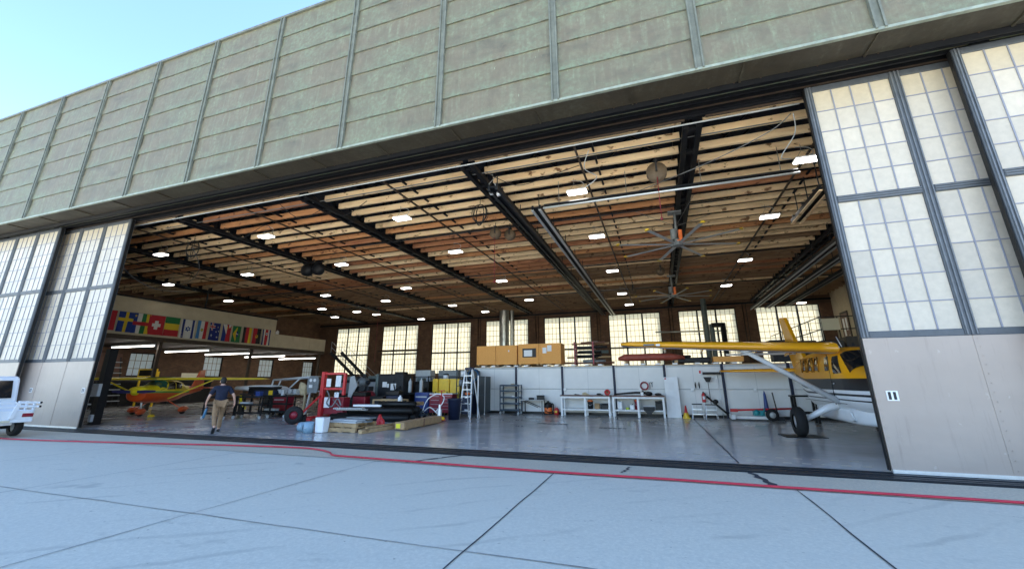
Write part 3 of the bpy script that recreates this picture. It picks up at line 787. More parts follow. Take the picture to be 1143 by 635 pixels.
# fluorescent strips under the mezzanine
for k, (x0, x1, y) in enumerate(((-34.2, -30.1, 17.65), (-35.7, -31.1, 21.8), (-36.3, -31.2, 25.3), (-36.5, -31.7, 29.1), (-36.6, -32.0, 33))):
    t = thing('strip_light', 'long fluorescent strip light under the mezzanine, %s counted from the door' % ORD[k], 'strip light', (x0, y, 3.86), 0, 'strip lights under the mezzanine')
    L = x1 - x0
    b = MB(); b.b2((0, -.09, .03), (L, .09, .12)); b.build('housing', M['white'], t)
    b = MB(); b.tube([(.03, -.04, .0), (L - .03, -.04, 0)], .02, 6); b.tube([(.03, .04, .0), (L - .03, .04, 0)], .02, 6); b.build('lamp_tube', M['tube'], t)
    b = MB()
    for x in (.3, L - .3): b.tube([(x, 0, .12), (x, 0, .29)], .01, 5)
    each(b, 'drop_rod', M['cord'], t)
# ------------------------------------------------------------------ flags on the mezzanine wall
def fm(n, c): 
    if n not in M: M[n] = mat('flag_' + n, c, .9)
    return M[n]
FC = dict(r=fm('fred', (.36, .014, .022)), b=fm('fblue', (.008, .03, .17)), y=fm('fyellow', (.55, .38, .02)), w=fm('fwhite', (.52, .50, .46)), g=fm('fgreen', (.012, .12, .035)),
          k=fm('fblack', (.012, .012, .012)), n=fm('fnavy', (.01, .018, .12)), l=fm('flight', (.05, .16, .33)))
FK = list(FC)
def flag(label, y0, y1, z0, z1, shapes):
    """shapes: list of (colour, polygon) in unit coordinates (u along +Y, v up), drawn in order as thin appliques"""
    o = thing('flag', label, 'flag', (-29.97, y0, z0), 0, 'national flags along the mezzanine')
    w, h = (y1 - y0) * .88, z1 - z0; N = 14
    b = MB()
    def P(u, v, d):
        return (d + .035 * math.sin(u * 9 + v * 3) * (.4 + .6 * (1 - v)) + .05, u * w, v * h)
    for k, (c, poly) in enumerate(shapes):
        d = .0025 * k
        if len(poly) == 4 and isinstance(poly[0], (int, float)):
            u0, v0, u1, v1 = poly; nx = max(1, int(N * (u1 - u0) + .5)); nz = max(1, int(6 * (v1 - v0) + .5)); vs = []
            for j in range(nz + 1):
                for i in range(nx + 1): vs.append(P(u0 + (u1 - u0) * i / nx, v0 + (v1 - v0) * j / nz, d))
            fs = [(j * (nx + 1) + i, j * (nx + 1) + i + 1, (j + 1) * (nx + 1) + i + 1, (j + 1) * (nx + 1) + i) for j in range(nz) for i in range(nx)]
            b.add(vs, fs, FK.index(c), True)
        else:
            cu = sum(p[0] for p in poly) / len(poly); cv = sum(p[1] for p in poly) / len(poly)
            vs = [P(cu, cv, d + .004)] + [P(u, v, d + .004) for u, v in poly]; n = len(poly)
            b.add(vs, [(0, 1 + i, 1 + (i + 1) % n) for i in range(n)], FK.index(c))
    b.build('cloth', [FC[k] for k in FK], o)
    b = MB(); b.tube([(.05, -.02, h + .01), (.05, w + .02, h + .01)], .012, 6); b.build('header_cord', M['cord'], o)
def circ(u, v, r, a=1.0, n=20, r2=None, ph=0):
    return [(u + (r if (i % 2 == 0 or r2 is None) else r2) * a * math.cos(2 * math.pi * i / n + ph), v + (r if (i % 2 == 0 or r2 is None) else r2) * math.sin(2 * math.pi * i / n + ph)) for i in range(n)]
A = 1.2
star5 = lambda u, v, r: circ(u, v, r, A, 10, r * .4, math.pi / 2)
flag('plain red flag half hidden by the left door leaf', 14.35, 15.4, 4.57, 5.71, [('r', (0, 0, 1, 1))])
flag('blue flag with a yellow Nordic cross', 15.36, 16.3, 4.53, 5.71, [('b', (0, 0, 1, 1)), ('y', (.42, 0, .60, 1)), ('y', (0, .54, 1, .70))])
flag('flag of blue, white, green and yellow bands crossed by red', 16.12, 17.15, 4.52, 5.73, [('b', (0, 0, .25, 1)), ('w', (.25, 0, .5, 1)), ('g', (.5, 0, .75, 1)), ('y', (.75, 0, 1, 1)), ('r', (0, .40, 1, .58)), ('y', star5(.12, .86, .08))])
flag('red flag with a white cross', 16.95, 18.0, 4.52, 5.73, [('r', (0, 0, 1, 1)), ('w', (.40, .28, .60, .72)), ('w', (.25, .42, .75, .58))])
flag('flag of green, yellow and red horizontal bands', 17.88, 18.9, 4.53, 5.74, [('g', (0, .66, 1, 1)), ('y', (0, .33, 1, .66)), ('r', (0, 0, 1, .33))])
tri = lambda u, v, r, s: [(u + r * A * math.cos(s + 2 * math.pi * i / 3), v + r * math.sin(s + 2 * math.pi * i / 3)) for i in range(3)]
flag('white flag with blue side stripes and a blue star', 18.85, 19.95, 4.49, 5.72, [('w', (0, 0, 1, 1)), ('n', (.1, 0, .26, 1)), ('n', (.74, 0, .90, 1)), ('b', tri(.5, .5, .16, math.pi / 2)), ('b', tri(.5, .5, .16, -math.pi / 2)), ('w', circ(.5, .5, .055, A, 12))])
flag('flag of blue, white and red vertical bands with a small emblem', 19.92, 20.72, 4.54, 5.75, [('l', (0, 0, .33, 1)), ('w', (.33, 0, .66, 1)), ('r', (.66, 0, 1, 1)), ('g', circ(.5, .5, .09, A)), ('y', circ(.5, .5, .055, A))])
flag('dark blue flag with a red crossed corner and white stars', 20.78, 21.66, 4.5, 5.72, [('n', (0, 0, 1, 1)), ('w', (0, .70, .5, .86)), ('w', (.17, .56, .33, 1)), ('r', (0, .74, .5, .82)), ('r', (.21, .56, .29, 1)), ('w', star5(.25, .28, .10)), ('w', star5(.75, .78, .06)), ('w', star5(.62, .5, .06)), ('w', star5(.86, .55, .06)), ('w', star5(.75, .2, .07))])
flag('blue and red flag with a white triangle and a yellow sun', 21.72, 22.48, 4.51, 5.73, [('b', (0, 0, .5, 1)), ('r', (.5, 0, 1, 1)), ('w', [(0, 1), (1, 1), (.5, .42)]), ('y', circ(.5, .80, .09, A, 16, .05))])
flag('green flag with a yellow diamond and a blue disc', 22.50, 23.28, 4.51, 5.7, [('g', (0, 0, 1, 1)), ('y', [(.5, .06), (.94, .5), (.5, .94), (.06, .5)]), ('n', circ(.5, .5, .19, A)), ('w', [(.3, .52), (.5, .57), (.7, .50), (.7, .46), (.5, .53), (.3, .48)])])
flag('flag of black, red and gold vertical bands', 23.36, 24.2, 4.53, 5.71, [('k', (0, 0, .33, 1)), ('r', (.33, 0, .66, 1)), ('y', (.66, 0, 1, 1))])
flag('red and black flag with a small yellow emblem', 24.2, 25.02, 4.53, 5.72, [('r', (0, 0, .5, 1)), ('k', (.5, 0, 1, 1)), ('y', circ(.5, .48, .14, A, 14, .08)), ('r', circ(.47, .5, .06, A))])
flag('flag of blue, white and red vertical stripes at the far end of the row', 25.05, 25.9, 4.5, 5.72, [('n', (0, 0, .17, 1)), ('w', (.17, 0, .34, 1)), ('r', (.34, 0, .66, 1)), ('w', (.66, 0, .83, 1)), ('n', (.83, 0, 1, 1)), ('w', circ(.5, .72, .09, A)), ('b', circ(.5, .72, .05, A))])

# ------------------------------------------------------------------ ceiling lights
LT = [(4.2, 11.84), (-1.93, 11.76), (4.2, 16.05), (-1.93, 16.11), (-8.26, 16.04), (-8.26, 11.79), (-14.5, 11.61), (4.4, 22.0), (-14.58, 16.02), (-21.16, 11.85), (-27.4, 16.1),
      (-1.93, 21.92), (-20.8, 15.92), (-1.95, 28.24), (-8.28, 22.04), (-14.6, 21.82), (-21.0, 21.92), (4.34, 27.91), (-8.5, 28.25), (-14.7, 28.36), (-18.4, 25.0), (10.58, 36.5),
      (-23.6, 28.3), (-20.8, 33.9), (-25.3, 26.2), (-13.5, 32.0), (-1.8, 32.7), (-27.5, 30.1), (-23.0, 30.1), (10.5, 22.5), (-29.0, 21.1)]
cols = {}
for x, y in LT: cols.setdefault(min((4.3, -1.93, -8.35, -14.55, -21.0, -27.0, 10.5), key=lambda c: abs(c - x)), []).append((x, y))
CN = {10.5: 'farthest right row', 4.3: 'row right of the ceiling fans', -1.93: 'row between fans and ceiling track', -8.35: 'first row left of the ceiling track',
      -14.55: 'second row left of the ceiling track', -21.0: 'third row left of the ceiling track', -27.0: 'row nearest the flags'}
proto = None
for c, ps in cols.items():
    for k, (x, y) in enumerate(sorted(ps, key=lambda p: p[1])):
        lab = 'white ceiling light, %s from the door, %s' % (ORD[k], CN[c])
        z = 7.7; x, y = x * 1.08, y * 1.08
        if proto is None:
            t = thing('ceiling_light', lab, 'ceiling light', (x, y, z), 0, 'hanging ceiling lights')
            b = MB(); b.b2((-.33, -.17, .03), (.33, .17, .08), 0)
            b.b2((-.12, -.06, .09), (.12, .06, .13), 0)
            b.build('housing', M['white'], t, .01)
            b = MB(); b.b2((-.31, -.155, 0), (-.01, .155, .028)); b.b2((.01, -.155, 0), (.31, .155, .028)); b.build('lens', M['lamp'], t)
            b = MB(); b.tube([(-.25, 0, .1), (-.1, 0, .35)], .006, 5); b.tube([(.25, 0, .1), (-.1, 0, .35)], .006, 5); b.tube([(-.1, 0, .35), (-.1, 0, .55)], .008, 5); b.build('suspension', M['cord'], t)
            b = MB(); b.tube(smooth([(0, .05, .12), (.22, .1, .28), (.12, .12, .46), (-.2, .15, .55)]), .009, 6); b.build('power_cord', M['ltgrey'], t)
            proto = t
        else: dup(proto, (x, y, z), 0, lab)
# ------------------------------------------------------------------ overhead tracks
def ctrack(label, x, y0, y1, z, bright, rods=6):
    t = thing('overhead_track', label, 'overhead track', (x, y0, z))
    L = y1 - y0
    b = MB()
    for dx in (-.13, .13):
        b.b2((dx - .03, 0, 0), (dx + .03, L, .16), 0); b.b2((dx - .045, 0, -.03), (dx + .045, L, 0), 1)
    b.b2((-.10, 0, .05), (.10, L, .09), 0)
    b.build('rail', [M['steel'], bright], t)
    b = MB()
    for k in range(rods):
        y = .4 + (L - .8) * k / (rods - 1); b.tube([(0, y, .09), (0, y, 8.1 - z)], .018, 5); b.b2((-.2, y - .04, .14), (.2, y + .04, .18))
    each(b, 'hanger', M['char'], t)
ctrack('dark twin rail under the roof left of the ceiling fans, shorter right hand one', -3.55, 12.8, 38.6, 7.35, M['ltgrey'], 12)
ctrack('dark twin rail under the roof left of the ceiling fans, longer left hand one', -4.45, 11.0, 38.6, 7.45, M['char'], 12)
ctrack('short dark twin rail end hanging beside the right door leaf', 5.05, 13.4, 16.3, 7.0, M['tan'], 3)
ctrack('bright twin rail on the right running to the back windows, leftmost of three', 7.3, 15.0, 36.6, 7.0, M['ltgrey'], 10)
ctrack('bright twin rail on the right running to the back windows, middle of three', 8.35, 16.0, 36.9, 7.05, M['ltgrey'], 10)
ctrack('bright twin rail on the right running to the back windows, rightmost of three', 9.6, 20.0, 36.4, 7.1, M['cord'], 8)
t = thing('tube_heater', 'long bright tube heater crossing the bay in front of the ceiling fans', 'heater', (.5, 12.65, 7.3))
b = MB(); b.tube([(-3.75, 0, 0), (3.75, 0, 0)], .035, 10); b.build('tube', M['alu'], t)
b = MB(); b.prism([(-.13, .05), (-.05, .12), (.05, .12), (.13, .05), (.12, .04), (.045, .10), (-.045, .10), (-.12, .04)], 7.4, (-3.7, 0, 0), ((0, 1, 0), (0, 0, 1), (1, 0, 0))); b.build('reflector', M['char'], t)
b = MB()
for x in (-3.2, -1, 1.2, 3.3): b.tube([(x, 0, .1), (x, 0, .9)], .01, 5)
each(b, 'hanger', M['cord'], t)
# ------------------------------------------------------------------ fans
def fan(label, x, y):
    t = thing('ceiling_fan', label, 'fan', (x, y, 6.72), 0, 'large ceiling fans')
    b = MB(); b.cyl((0, 0, -.02), .20, .14, n=20, m=0); b.cyl((0, 0, .12), .11, .12, n=16, m=0); b.build('hub', M['grey'], t)
    b = MB(); b.cyl((-.1, 0, .24), .13, .42, n=16); b.build('motor', M['grey'], t)
    b = MB(); b.b2((.06, -.07, .2), (.20, .07, .62)); b.b2((-.02, -.12, .12), (.26, .12, .2)); b.build('drive_box', M['orangep'], t, .02)
    b = MB(); b.tube([(0, 0, .5), (0, 0, 1.35)], .05, 10); b.b2((-.25, -.2, 1.33), (.25, .2, 1.38)); b.build('down_rod', M['grey'], t)
    b = MB()
    for k in range(4): a = k * math.pi / 2 + .4; b.tube([(.05 * math.cos(a), .05 * math.sin(a), .8), (1.6 * math.cos(a), 1.6 * math.sin(a), 1.38)], .008, 4)
    b.build('guy_wire', M['cord'], t)
    for k in range(8):
        a = 2 * math.pi * k / 8 + .30
        d = V((math.cos(a), math.sin(a), 0)); s_ = V((-d.y, d.x, 0)); b = MB()
        prof = [(-.075, .0), (-.03, .03), (.04, .03), (.085, .005), (.04, .012), (-.03, .012)]
        b.prism(prof, 2.1, d * .17 + V((0, 0, .03)), (s_, (0, 0, 1), d)); bl = b.build('blade', M['ltgrey'], t)
        b = MB(); b.prism([(-.09, -.01), (-.03, .05), (.05, .05), (.10, 0)], .10, d * 2.27 + V((0, 0, .03)), (s_, (0, 0, 1), d)); b.build('tip', M['yellowp'], bl)
fan('large eight blade ceiling fan with yellow tips, nearer to the door', 1.10, 16.6)
fan('large eight blade ceiling fan with yellow tips, farther back by the windows', 1.20, 27.6)
# ------------------------------------------------------------------ reels, speakers, coils, cables
def reel(label, x, y, z, r=.24):
    t = thing('cable_reel', label, 'reel', (x, y, z))
    b = MB(); b.lathe([(.03, -.09), (r, -.09), (r, -.07), (r * .55, -.06), (r * .55, .06), (r, .07), (r, .09), (.03, .09)], axis='Y', n=20); dr = b.build('drum', M['reelwood'], t)
    b = MB(); b.lathe([(0, -.11), (r * .22, -.115), (r * .25, -.09)], axis='Y', n=14); b.lathe([(r * .62, -.092), (r * .66, -.105), (r * .72, -.105), (r * .76, -.092)], axis='Y', n=22); b.build('hub_ring', M['char'], dr)
    b = MB(); b.lathe([(r * .75, -.05), (r * .82, 0), (r * .75, .05)], axis='Y', n=20); b.build('wound_cable', M['cord'], t)
    b = MB(); b.bar((0, -.11, 0), (0, -.11, r + .06), .05, .015); b.bar((0, .11, 0), (0, .11, r + .06), .05, .015); b.b2((-.06, -.12, r + .06), (.06, .12, r + .08)); b.tube([(0, 0, r + .07), (0, 0, 8.25 - z)], .015, 6); b.build('bracket', M['char'], t)
    return t
reel('brown cable reel under the boards left of the nearer fan post', .45, 12.2, 7.75, .3)
reel('brown cable reel beside the ceiling track, left of the pair', -6.15, 15.6, 7.75)
reel('brown cable reel beside the ceiling track, right of the pair', -5.6, 15.9, 7.72)
reel('brown cable reel hanging between the two ceiling fans', .55, 24.8, 7.75)
reel('brown cable reel hanging near the far ceiling lights', -1.3, 29.5, 7.7)
for (x, y, z0, lab) in ((-6.15, 15.5, 5.6, 'pull cord with a ring hanging from the left cable reel'), (.45, 12.1, 6.2, 'red pull cord hanging from the reel near the fan post'), (-21.2, 28, 3.2, 'long thin red cord hanging before the back left window')):
    b = MB(); b.tube([(x, y, 7.55), (x, y, z0)], .012, 5); b.ell((x, y, z0), (.04, .04, .05), 6); tag(b.build('pull_cord', M['dkred']), lab, 'cord')
t = thing('blower_pair', 'pair of dark round blowers hanging under the ceiling on the left', 'blower', (-17.6, 17.2, 7.6))
for dx in (-.38, .38):
    b = MB(); b.lathe([(.12, -.18), (.32, -.18), (.34, -.1), (.34, .12), (.15, .2), (0, .2)], (dx, 0, 0), 'Y', 20); h = b.build('drum', M['steel'], t)
    b = MB(); b.lathe([(0, -.15), (.10, -.16), (.12, -.13)], (dx, 0, 0), 'Y', 12); b.build('hub', M['char'], h)
b = MB(); b.b2((-.7, -.05, .36), (.7, .05, .42)); b.tube([(0, 0, .42), (0, 0, .6)], .03, 6); b.build('bracket', M['steel'], t)
def coil(label, x, y, zt, n, r, drop):
    b = MB()
    for k in range(n):
        a = rnd.uniform(-.5, .5); q = r * rnd.uniform(.7, 1.1); d = drop * rnd.uniform(.75, 1.05); pts = []
        for i in range(17):
            th = 2 * math.pi * i / 16; pts.append((x + q * math.sin(th) * math.cos(a), y + q * math.sin(th) * math.sin(a), zt - d / 2 + d / 2 * math.cos(th)))
        b.tube(pts, .012, 5, cap=False)
    b.tube([(x, y, zt), (x, y, 8.2)], .012, 5)
    tag(b.build('cable_coil', M['black']), label, 'cable')
coil('black coil of cable hanging from the boards left of the ceiling track', -5.75, 13.0, 7.95, 7, .28, .85)
coil('black coil of cable hanging high on the left above the left door leaf', -19.5, 12.1, 7.85, 6, .30, .9)
def cable(pts, label, m='cord', r=.013):
    b = MB(); b.tube(smooth(pts, 6), r, 5); tag(b.build('hanging_cable', M[m]), label, 'cable')
cable([(-21.8, 10.6, 8.1), (-21.9, 10.9, 6.6), (-22.2, 12.5, 5.9), (-23.8, 15.4, 6.5), (-26.5, 16.0, 7.2)], 'grey cable looping down beside the left door leaf to a ceiling light')
cable([(-19.5, 12.1, 7.5), (-20.5, 13.2, 6.9), (-24, 15, 6.9), (-27, 16, 7.3)], 'grey cable sagging from the coil to the light by the flags')
cable([(3.7, 10.8, 8.1), (3.2, 11, 7.8), (1.8, 11.8, 7.6), (-.2, 13.5, 7.8)], 'thin grey cable slanting across the ceiling beside the right door leaf')
cable([(3.75, 10.8, 8.1), (3.8, 11.1, 7.7), (3.5, 11.4, 7.25), (3.8, 11.7, 7.3)], 'pale cable looping down to the light at the right door leaf', 'ltgrey')
cable([(-1.4, 11.0, 8.2), (-1.6, 11.3, 7.8), (-1.3, 11.8, 7.7), (-1.8, 11.9, 7.4)], 'pale cable looping to the light between the track and the fans', 'ltgrey')
cable([(-13.2, 10.9, 8.2), (-12.6, 11.4, 7.7), (-11.8, 11.7, 8.1), (-10.8, 11.7, 7.7), (-9.8, 11.7, 8.15)], 'dark cable drooping in two loops under the front boards', 'black')
cable([(-17.6, 12, 8.2), (-16.6, 12.1, 7.6), (-15.4, 12.2, 8.1), (-14.6, 12.0, 7.5)], 'dark cable drooping under the boards above the left lights', 'black')
cable([(-4.7, 11.1, 8.1), (-3.8, 11.5, 7.7), (-2.8, 11.6, 7.9), (-1.8, 11.7, 8.15)], 'dark cable drooping beside the front end of the ceiling track', 'black')
t = thing('cable_clamp', 'bright metal clamp and hook block at the front end of the ceiling track', 'hook block', (-4.6, 11.3, 7.5))
b = MB(); b.lathe([(.03, -.05), (.10, -.05), (.10, .05), (.03, .05)], axis='X', n=14); b.lathe([(.03, -.05), (.08, -.05), (.08, .05), (.03, .05)], (.2, .1, -.05), 'X', 14); b.build('pulley', M['alu'], t)
b = MB(); b.tube([(0, 0, .1), (-.1, 0, .3), (.1, 0, .5), (0, 0, .62)], .015, 6); b.tube([(.2, .1, .03), (.1, 0, .3)], .015, 6); b.build('cord', M['ltgrey'], t)
# ------------------------------------------------------------------ ducts at the back
t = thing('exhaust_duct', 'thick vertical galvanised duct standing before the fourth back window', 'duct', (-13.75, 37.4, 0))
b = MB(); b.cyl((0, 0, 0), .46, 8.2, n=28)
for z in (1.2, 2.6, 4.0, 5.4, 6.8): b.lathe([(.465, z), (.485, z + .03), (.465, z + .06)], n=28)
b.build('pipe', M['duct'], t)
b = MB(); b.cyl((.75, .1, 0), .17, 8.2, n=14); b.build('side_pipe', M['duct'], t)
t = thing('exhaust_duct', 'twin vertical grey ducts with a square elbow beside the yellow wing', 'duct', (3.9, 37.5, 0))
b = MB(); b.cyl((0, 0, 0), .21, 8.2, n=16); b.build('pipe', M['greengrey'], t)
b = MB(); b.cyl((.42, .1, 0), .19, 6.1, n=16); b.build('side_pipe', M['greengrey'], t)
b = MB(); b.tube([(.4, 0, 6.0), (1.3, 0, 6.0)], .19, 12); b.tube([(1.25, 0, 6.15), (1.25, 0, 0)], .21, 12); b.build('elbow', M['char'], t)
# ------------------------------------------------------------------ partition and storage deck
PY = 22.0
t = thing('partition_wall', 'pale grey panelled partition wall carrying a storage deck across the back of the floor', 'partition', (0, PY, 0))
PX = [-9.95, -7.4, -4.86, -2.22, .18, 2.72, 5.4, 8.2, 11]
for k in range(len(PX) - 1):
    b = MB(); b.b2((PX[k] + .06, .02, .12), (PX[k + 1] - .06, .06, 2.36)); pn = b.build('panel', M['partition'], t, .004)
    b = MB(); xm = (PX[k] + PX[k + 1]) / 2; b.b2((xm - .006, .016, .12), (xm + .006, .0205, 2.36)); b.b2((PX[k] + .06, .012, 2.27), (PX[k + 1] - .06, .019, 2.36)); b.build('joint_strip', M['ltgrey'], pn)
for x in PX[:-1]:
    b = MB(); b.b2((x - .055, -.06, 0), (x + .055, .08, 2.40)); b.build('post', M['navy'] , t)
    b = MB(); b.b2((x + .06, -.02, .1), (x + .10, .02, 2.36)); b.build('post_trim', M['white'], t)
b = MB(); b.b2((-9.95, 0, .0), (11, .07, .115)); b.build('base_gap', M['black'], t)
b = MB(); b.tube([(-9.9, -.005, 1.25), (11, -.005, 1.25)], .016, 6); b.build('conduit', M['ltgrey'], t)
for x in (-7.1, -4.75, -1.0, 1.35, 3.95):
    b = MB(); b.b2((x - .06, -.06, 1.15), (x + .06, .0, 1.29)); b.build('socket_box', M['white'], t, .008)
b = MB(); b.b2((-9.95, .09, 2.32), (11, 3.0, 2.40)); b.build('deck', M['wood'], t)
for x in PX[:-1]:
    b = MB(); b.b2((x - .05, 2.85, 0), (x + .05, 2.95, 2.32)); b.build('rear_post', M['navy'], t)
for x in (-9.5, -8.9, -8.0, -7.55, -7.0, -5.9, -5.3, -4.4, -3.7, -3.0, -1.7, -.9, -.2, .6, 1.6, 2.4, 3.2):
    b = MB(); b.b2((x, .1, 2.40), (x + .22, .9, 2.47)); each(b, 'spacer_block', M['white'], t)
def crate(label, x0, x1, z1, m='osb', y=PY + .25, papers=()):
    t = thing('storage_crate', label, 'crate', (x0, y, 2.475), 0, 'strand board crates on the partition deck')
    w, h = x1 - x0, z1 - 2.475
    b = MB(); b.b2((0, 0, .06), (w, 1.0, h)); b.build('box', M[m], t, .012)
    b = MB()
    for x in (0, w - .09): b.b2((x, -.018, .07), (x + .09, -.001, h - .01))
    b.b2((.09, -.018, .07), (w - .09, -.001, .15)); b.b2((.09, -.018, h - .09), (w - .09, -.001, h - .01)); b.build('batten', M[m], t)
    b = MB()
    for x in (0.05, w / 2 - .05, w - .15): b.b2((x, .02, 0), (x + .1, .98, .06))
    b.build('skid', M['wood'], t)
    for (px, pz, pw, ph, pm) in papers:
        b = MB(); b.b2((px, -.026, pz), (px + pw, -.019, pz + ph)); b.build('label' if pm == 'paper' else 'pouch', M[pm], t)
crate('plain strand board crate, leftmost of the four on the deck', -9.86, -8.72, 3.58)
crate('strand board crate with one small paper tag, second from the left', -8.70, -7.44, 3.58, papers=((.75, .75, .07, .09, 'paper'),))
crate('strand board crate with a black pouch and white sheet on its front', -7.36, -6.18, 3.62, papers=((.25, .42, .78, .48, 'black'),))
b = MB(); b.b2((-7.02, PY + .215, 2.95), (-6.55, PY + .222, 3.28)); tag(b.build('paper_sheet', M['paper']), 'white paper sheet taped over the black pouch on a crate', 'paper')
crate('strand board crate with white papers near its top, rightmost of the four', -6.16, -4.95, 3.62, papers=((.2, .62, .22, .30, 'paper'), (.46, .72, .24, .32, 'paper')))
# rack of wrapped tubes on the deck
t = thing('tube_rack', 'rack of long wrapped tubes and spars stacked on the partition deck', 'tube rack', (-3.6, PY + .9, 2.475))
b = MB()
for x in (-.75, .25): b.b2((x, -.1, 0), (x + .07, 0, 1.22)); b.b2((x, .5, 0), (x + .07, .6, 1.22))
for z in (.30, .55, .82, 1.06):
    for x in (-.75, .25): b.b2((x, -.09, z), (x + .07, .59, z + .05))
b.build('stand', M['dkred'], t)
for k, (z, x0, x1, m_, r) in enumerate(((.10, -1.3, 1.35, 'brown', .05), (.19, -.3, .9, 'grey', .08), (.40, -1.2, 1.2, 'wood', .045), (.44, -.6, .7, 'black', .09), (.66, -.6, .7, 'black', .07), (.68, -.55, 1.05, 'greengrey', .09), (.93, -.6, 1.0, 'char', .06), (1.13, -.9, 1.1, 'wood', .05), (1.17, -.4, .9, 'brown', .06), (1.21, -.1, .5, 'ltgrey', .05))):
    b = MB(); b.tube([(x0, rnd.uniform(0, .35), z), (x1, rnd.uniform(0, .35), z)], r, 8); b.build('tube', M[m_], t)
t = thing('wrapped_bundle', 'long rust red wrapped bundle lying on wooden bearers on the deck', 'bundle', (-2.0, PY + .6, 2.475))
b = MB(); b.loft([(0, .12, .17, .34, 2), (.3, .22, .14, .47, 2.5), (1.6, .25, .14, .50, 2.5), (2.6, .24, .14, .48, 2.5), (3.2, .15, .16, .36, 2)], 16); b.build('wrap', mat('rust_wrap', (.30, .06, .035), .6, 0, .3, 5, bump=.5, bscale=6), t)
b = MB()
for x in (.35, 1.1, 1.9, 2.7): b.b2((x, -.3, 0), (x + .16, .4, .13))
b.build('bearer', M['wood'], t)
t = thing('equipment_case', 'long black padded case on the deck under the yellow wing', 'case', (.6, PY + .5, 2.475))
b = MB(); b.b2((0, 0, 0), (1.75, .5, .26)); b.b2((.2, .05, .26), (.9, .45, .38)); b.build('case', M['black'], t, .05)
b = MB(); b.tube([(.3, -.02, .12), (.3, -.08, .16), (.6, -.08, .16), (.6, -.02, .12)], .018, 6); b.build('handle', M['char'], t)
t = thing('storage_crate', 'low tan crate on the deck right of the long black case', 'crate', (2.45, PY + .3, 2.475))
b = MB(); b.b2((0, 0, .03), (1.3, .7, .27)); b.build('box', M['osb'], t, .01)
b = MB(); b.b2((.05, -.015, 0), (1.25, -.002, .03)); b.build('skid', M['wood'], t)
for k, (x0, x1, h, lab) in enumerate(((5.95, 6.85, .62, 'dark brown case on the deck, left of three behind the yellow wing root'), (6.95, 7.9, .58, 'dark brown case on the deck, middle of three behind the wing root'), (8.0, 9.2, .75, 'dark brown case on the deck, right of three behind the wing root'))):
    t = thing('equipment_case', lab, 'case', (x0, PY + .6, 2.475), 0, 'dark cases behind the wing root')
    b = MB(); b.b2((0, 0, .3), (x1 - x0, 1, .3 + h)); b.b2((.05, .05, 0), (x1 - x0 - .05, .95, .3)); b.build('case', mat('case_brown', (.05, .04, .03), .6, 0, .3, 5), t, .03)
    b = MB()
    for x in (.15, x1 - x0 - .25): b.b2((x, -.02, .3 + h * .45), (x + .1, -.001, .3 + h * .62))
    b.build('latch', M['char'], t)
t = thing('air_conditioner', 'dark window air conditioner box standing on the deck before the last window', 'air conditioner', (4.95, PY + .5, 2.475))
b = MB(); b.b2((0, 0, .35), (.85, .7, .98)); b.b2((.06, .06, 0), (.8, .6, .35)); b.build('casing', M['char'], t, .03)
b = MB()
for k in range(8): b.b2((.06, -.015, .45 + k * .05), (.5, -.001, .47 + k * .05))
b.build('grille', M['black'], t)
b = MB(); b.b2((.38, -.02, .62), (.66, -.016, .76)); b.build('label', M['paper'], t)
# platform in the far right corner
t = thing('platform', 'raised platform with pipe railing against the plaster wall in the far right corner', 'platform', (8.8, 28, 0))
b = MB(); b.b2((0, 0, 3.62), (4.68, 11.4, 3.8)); b.build('floor', M['trackbrown'], t)
b = MB()
for h in (.6, 1.3): b.tube([(.05, .05, 3.8 + h), (4.6, .05, 3.8 + h)], .03, 6); b.tube([(.05, .05, 3.8 + h), (.05, 11.3, 3.8 + h)], .03, 6)
for x in (.05, .9, 1.8, 2.7, 3.6, 4.6): b.tube([(x, .05, 3.8), (x, .05, 5.1)], .03, 6)
for y in (2, 4, 6, 8, 10): b.tube([(.05, y, 3.8), (.05, y, 5.1)], .03, 6)
b.build('railing', M['char'], t)
b = MB(); b.b2((.12, .0, 4.35), (.95, .03, 5.0)); b.build('panel', M['cream'], t)
for x in (.2, 4.4):
    b = MB(); b.b2((x, .1, 0), (x + .16, .26, 3.62)); each(b, 'column', M['trackbrown'], t)
t = thing('wall_door', 'dark framed door with glass lights high on the plaster wall in the far corner', 'door', (13.5, 36.9, 3.82))
b = MB(); b.b2((-.06, 0, 0), (0, .1, 2.78)); b.b2((-.06, 1.25, 0), (0, 1.35, 2.78)); b.b2((-.06, .1, 2.64), (0, 1.25, 2.78)); b.build('frame', M['trackbrown'], t)
b = MB(); b.b2((-.05, .1, 0), (-.01, 1.25, 2.64)); lf = b.build('leaf', M['brown'], t)
b = MB(); b.b2((-.056, .3, 1.4), (-.051, .6, 2.3)); b.b2((-.056, .8, 1.0), (-.051, 1.1, 2.3)); b.build('pane', M['paper'], lf)
b = MB(); b.ell((-.09, .2, 1.0), (.03, .03, .03), 6); b.build('knob', M['alu'], lf)
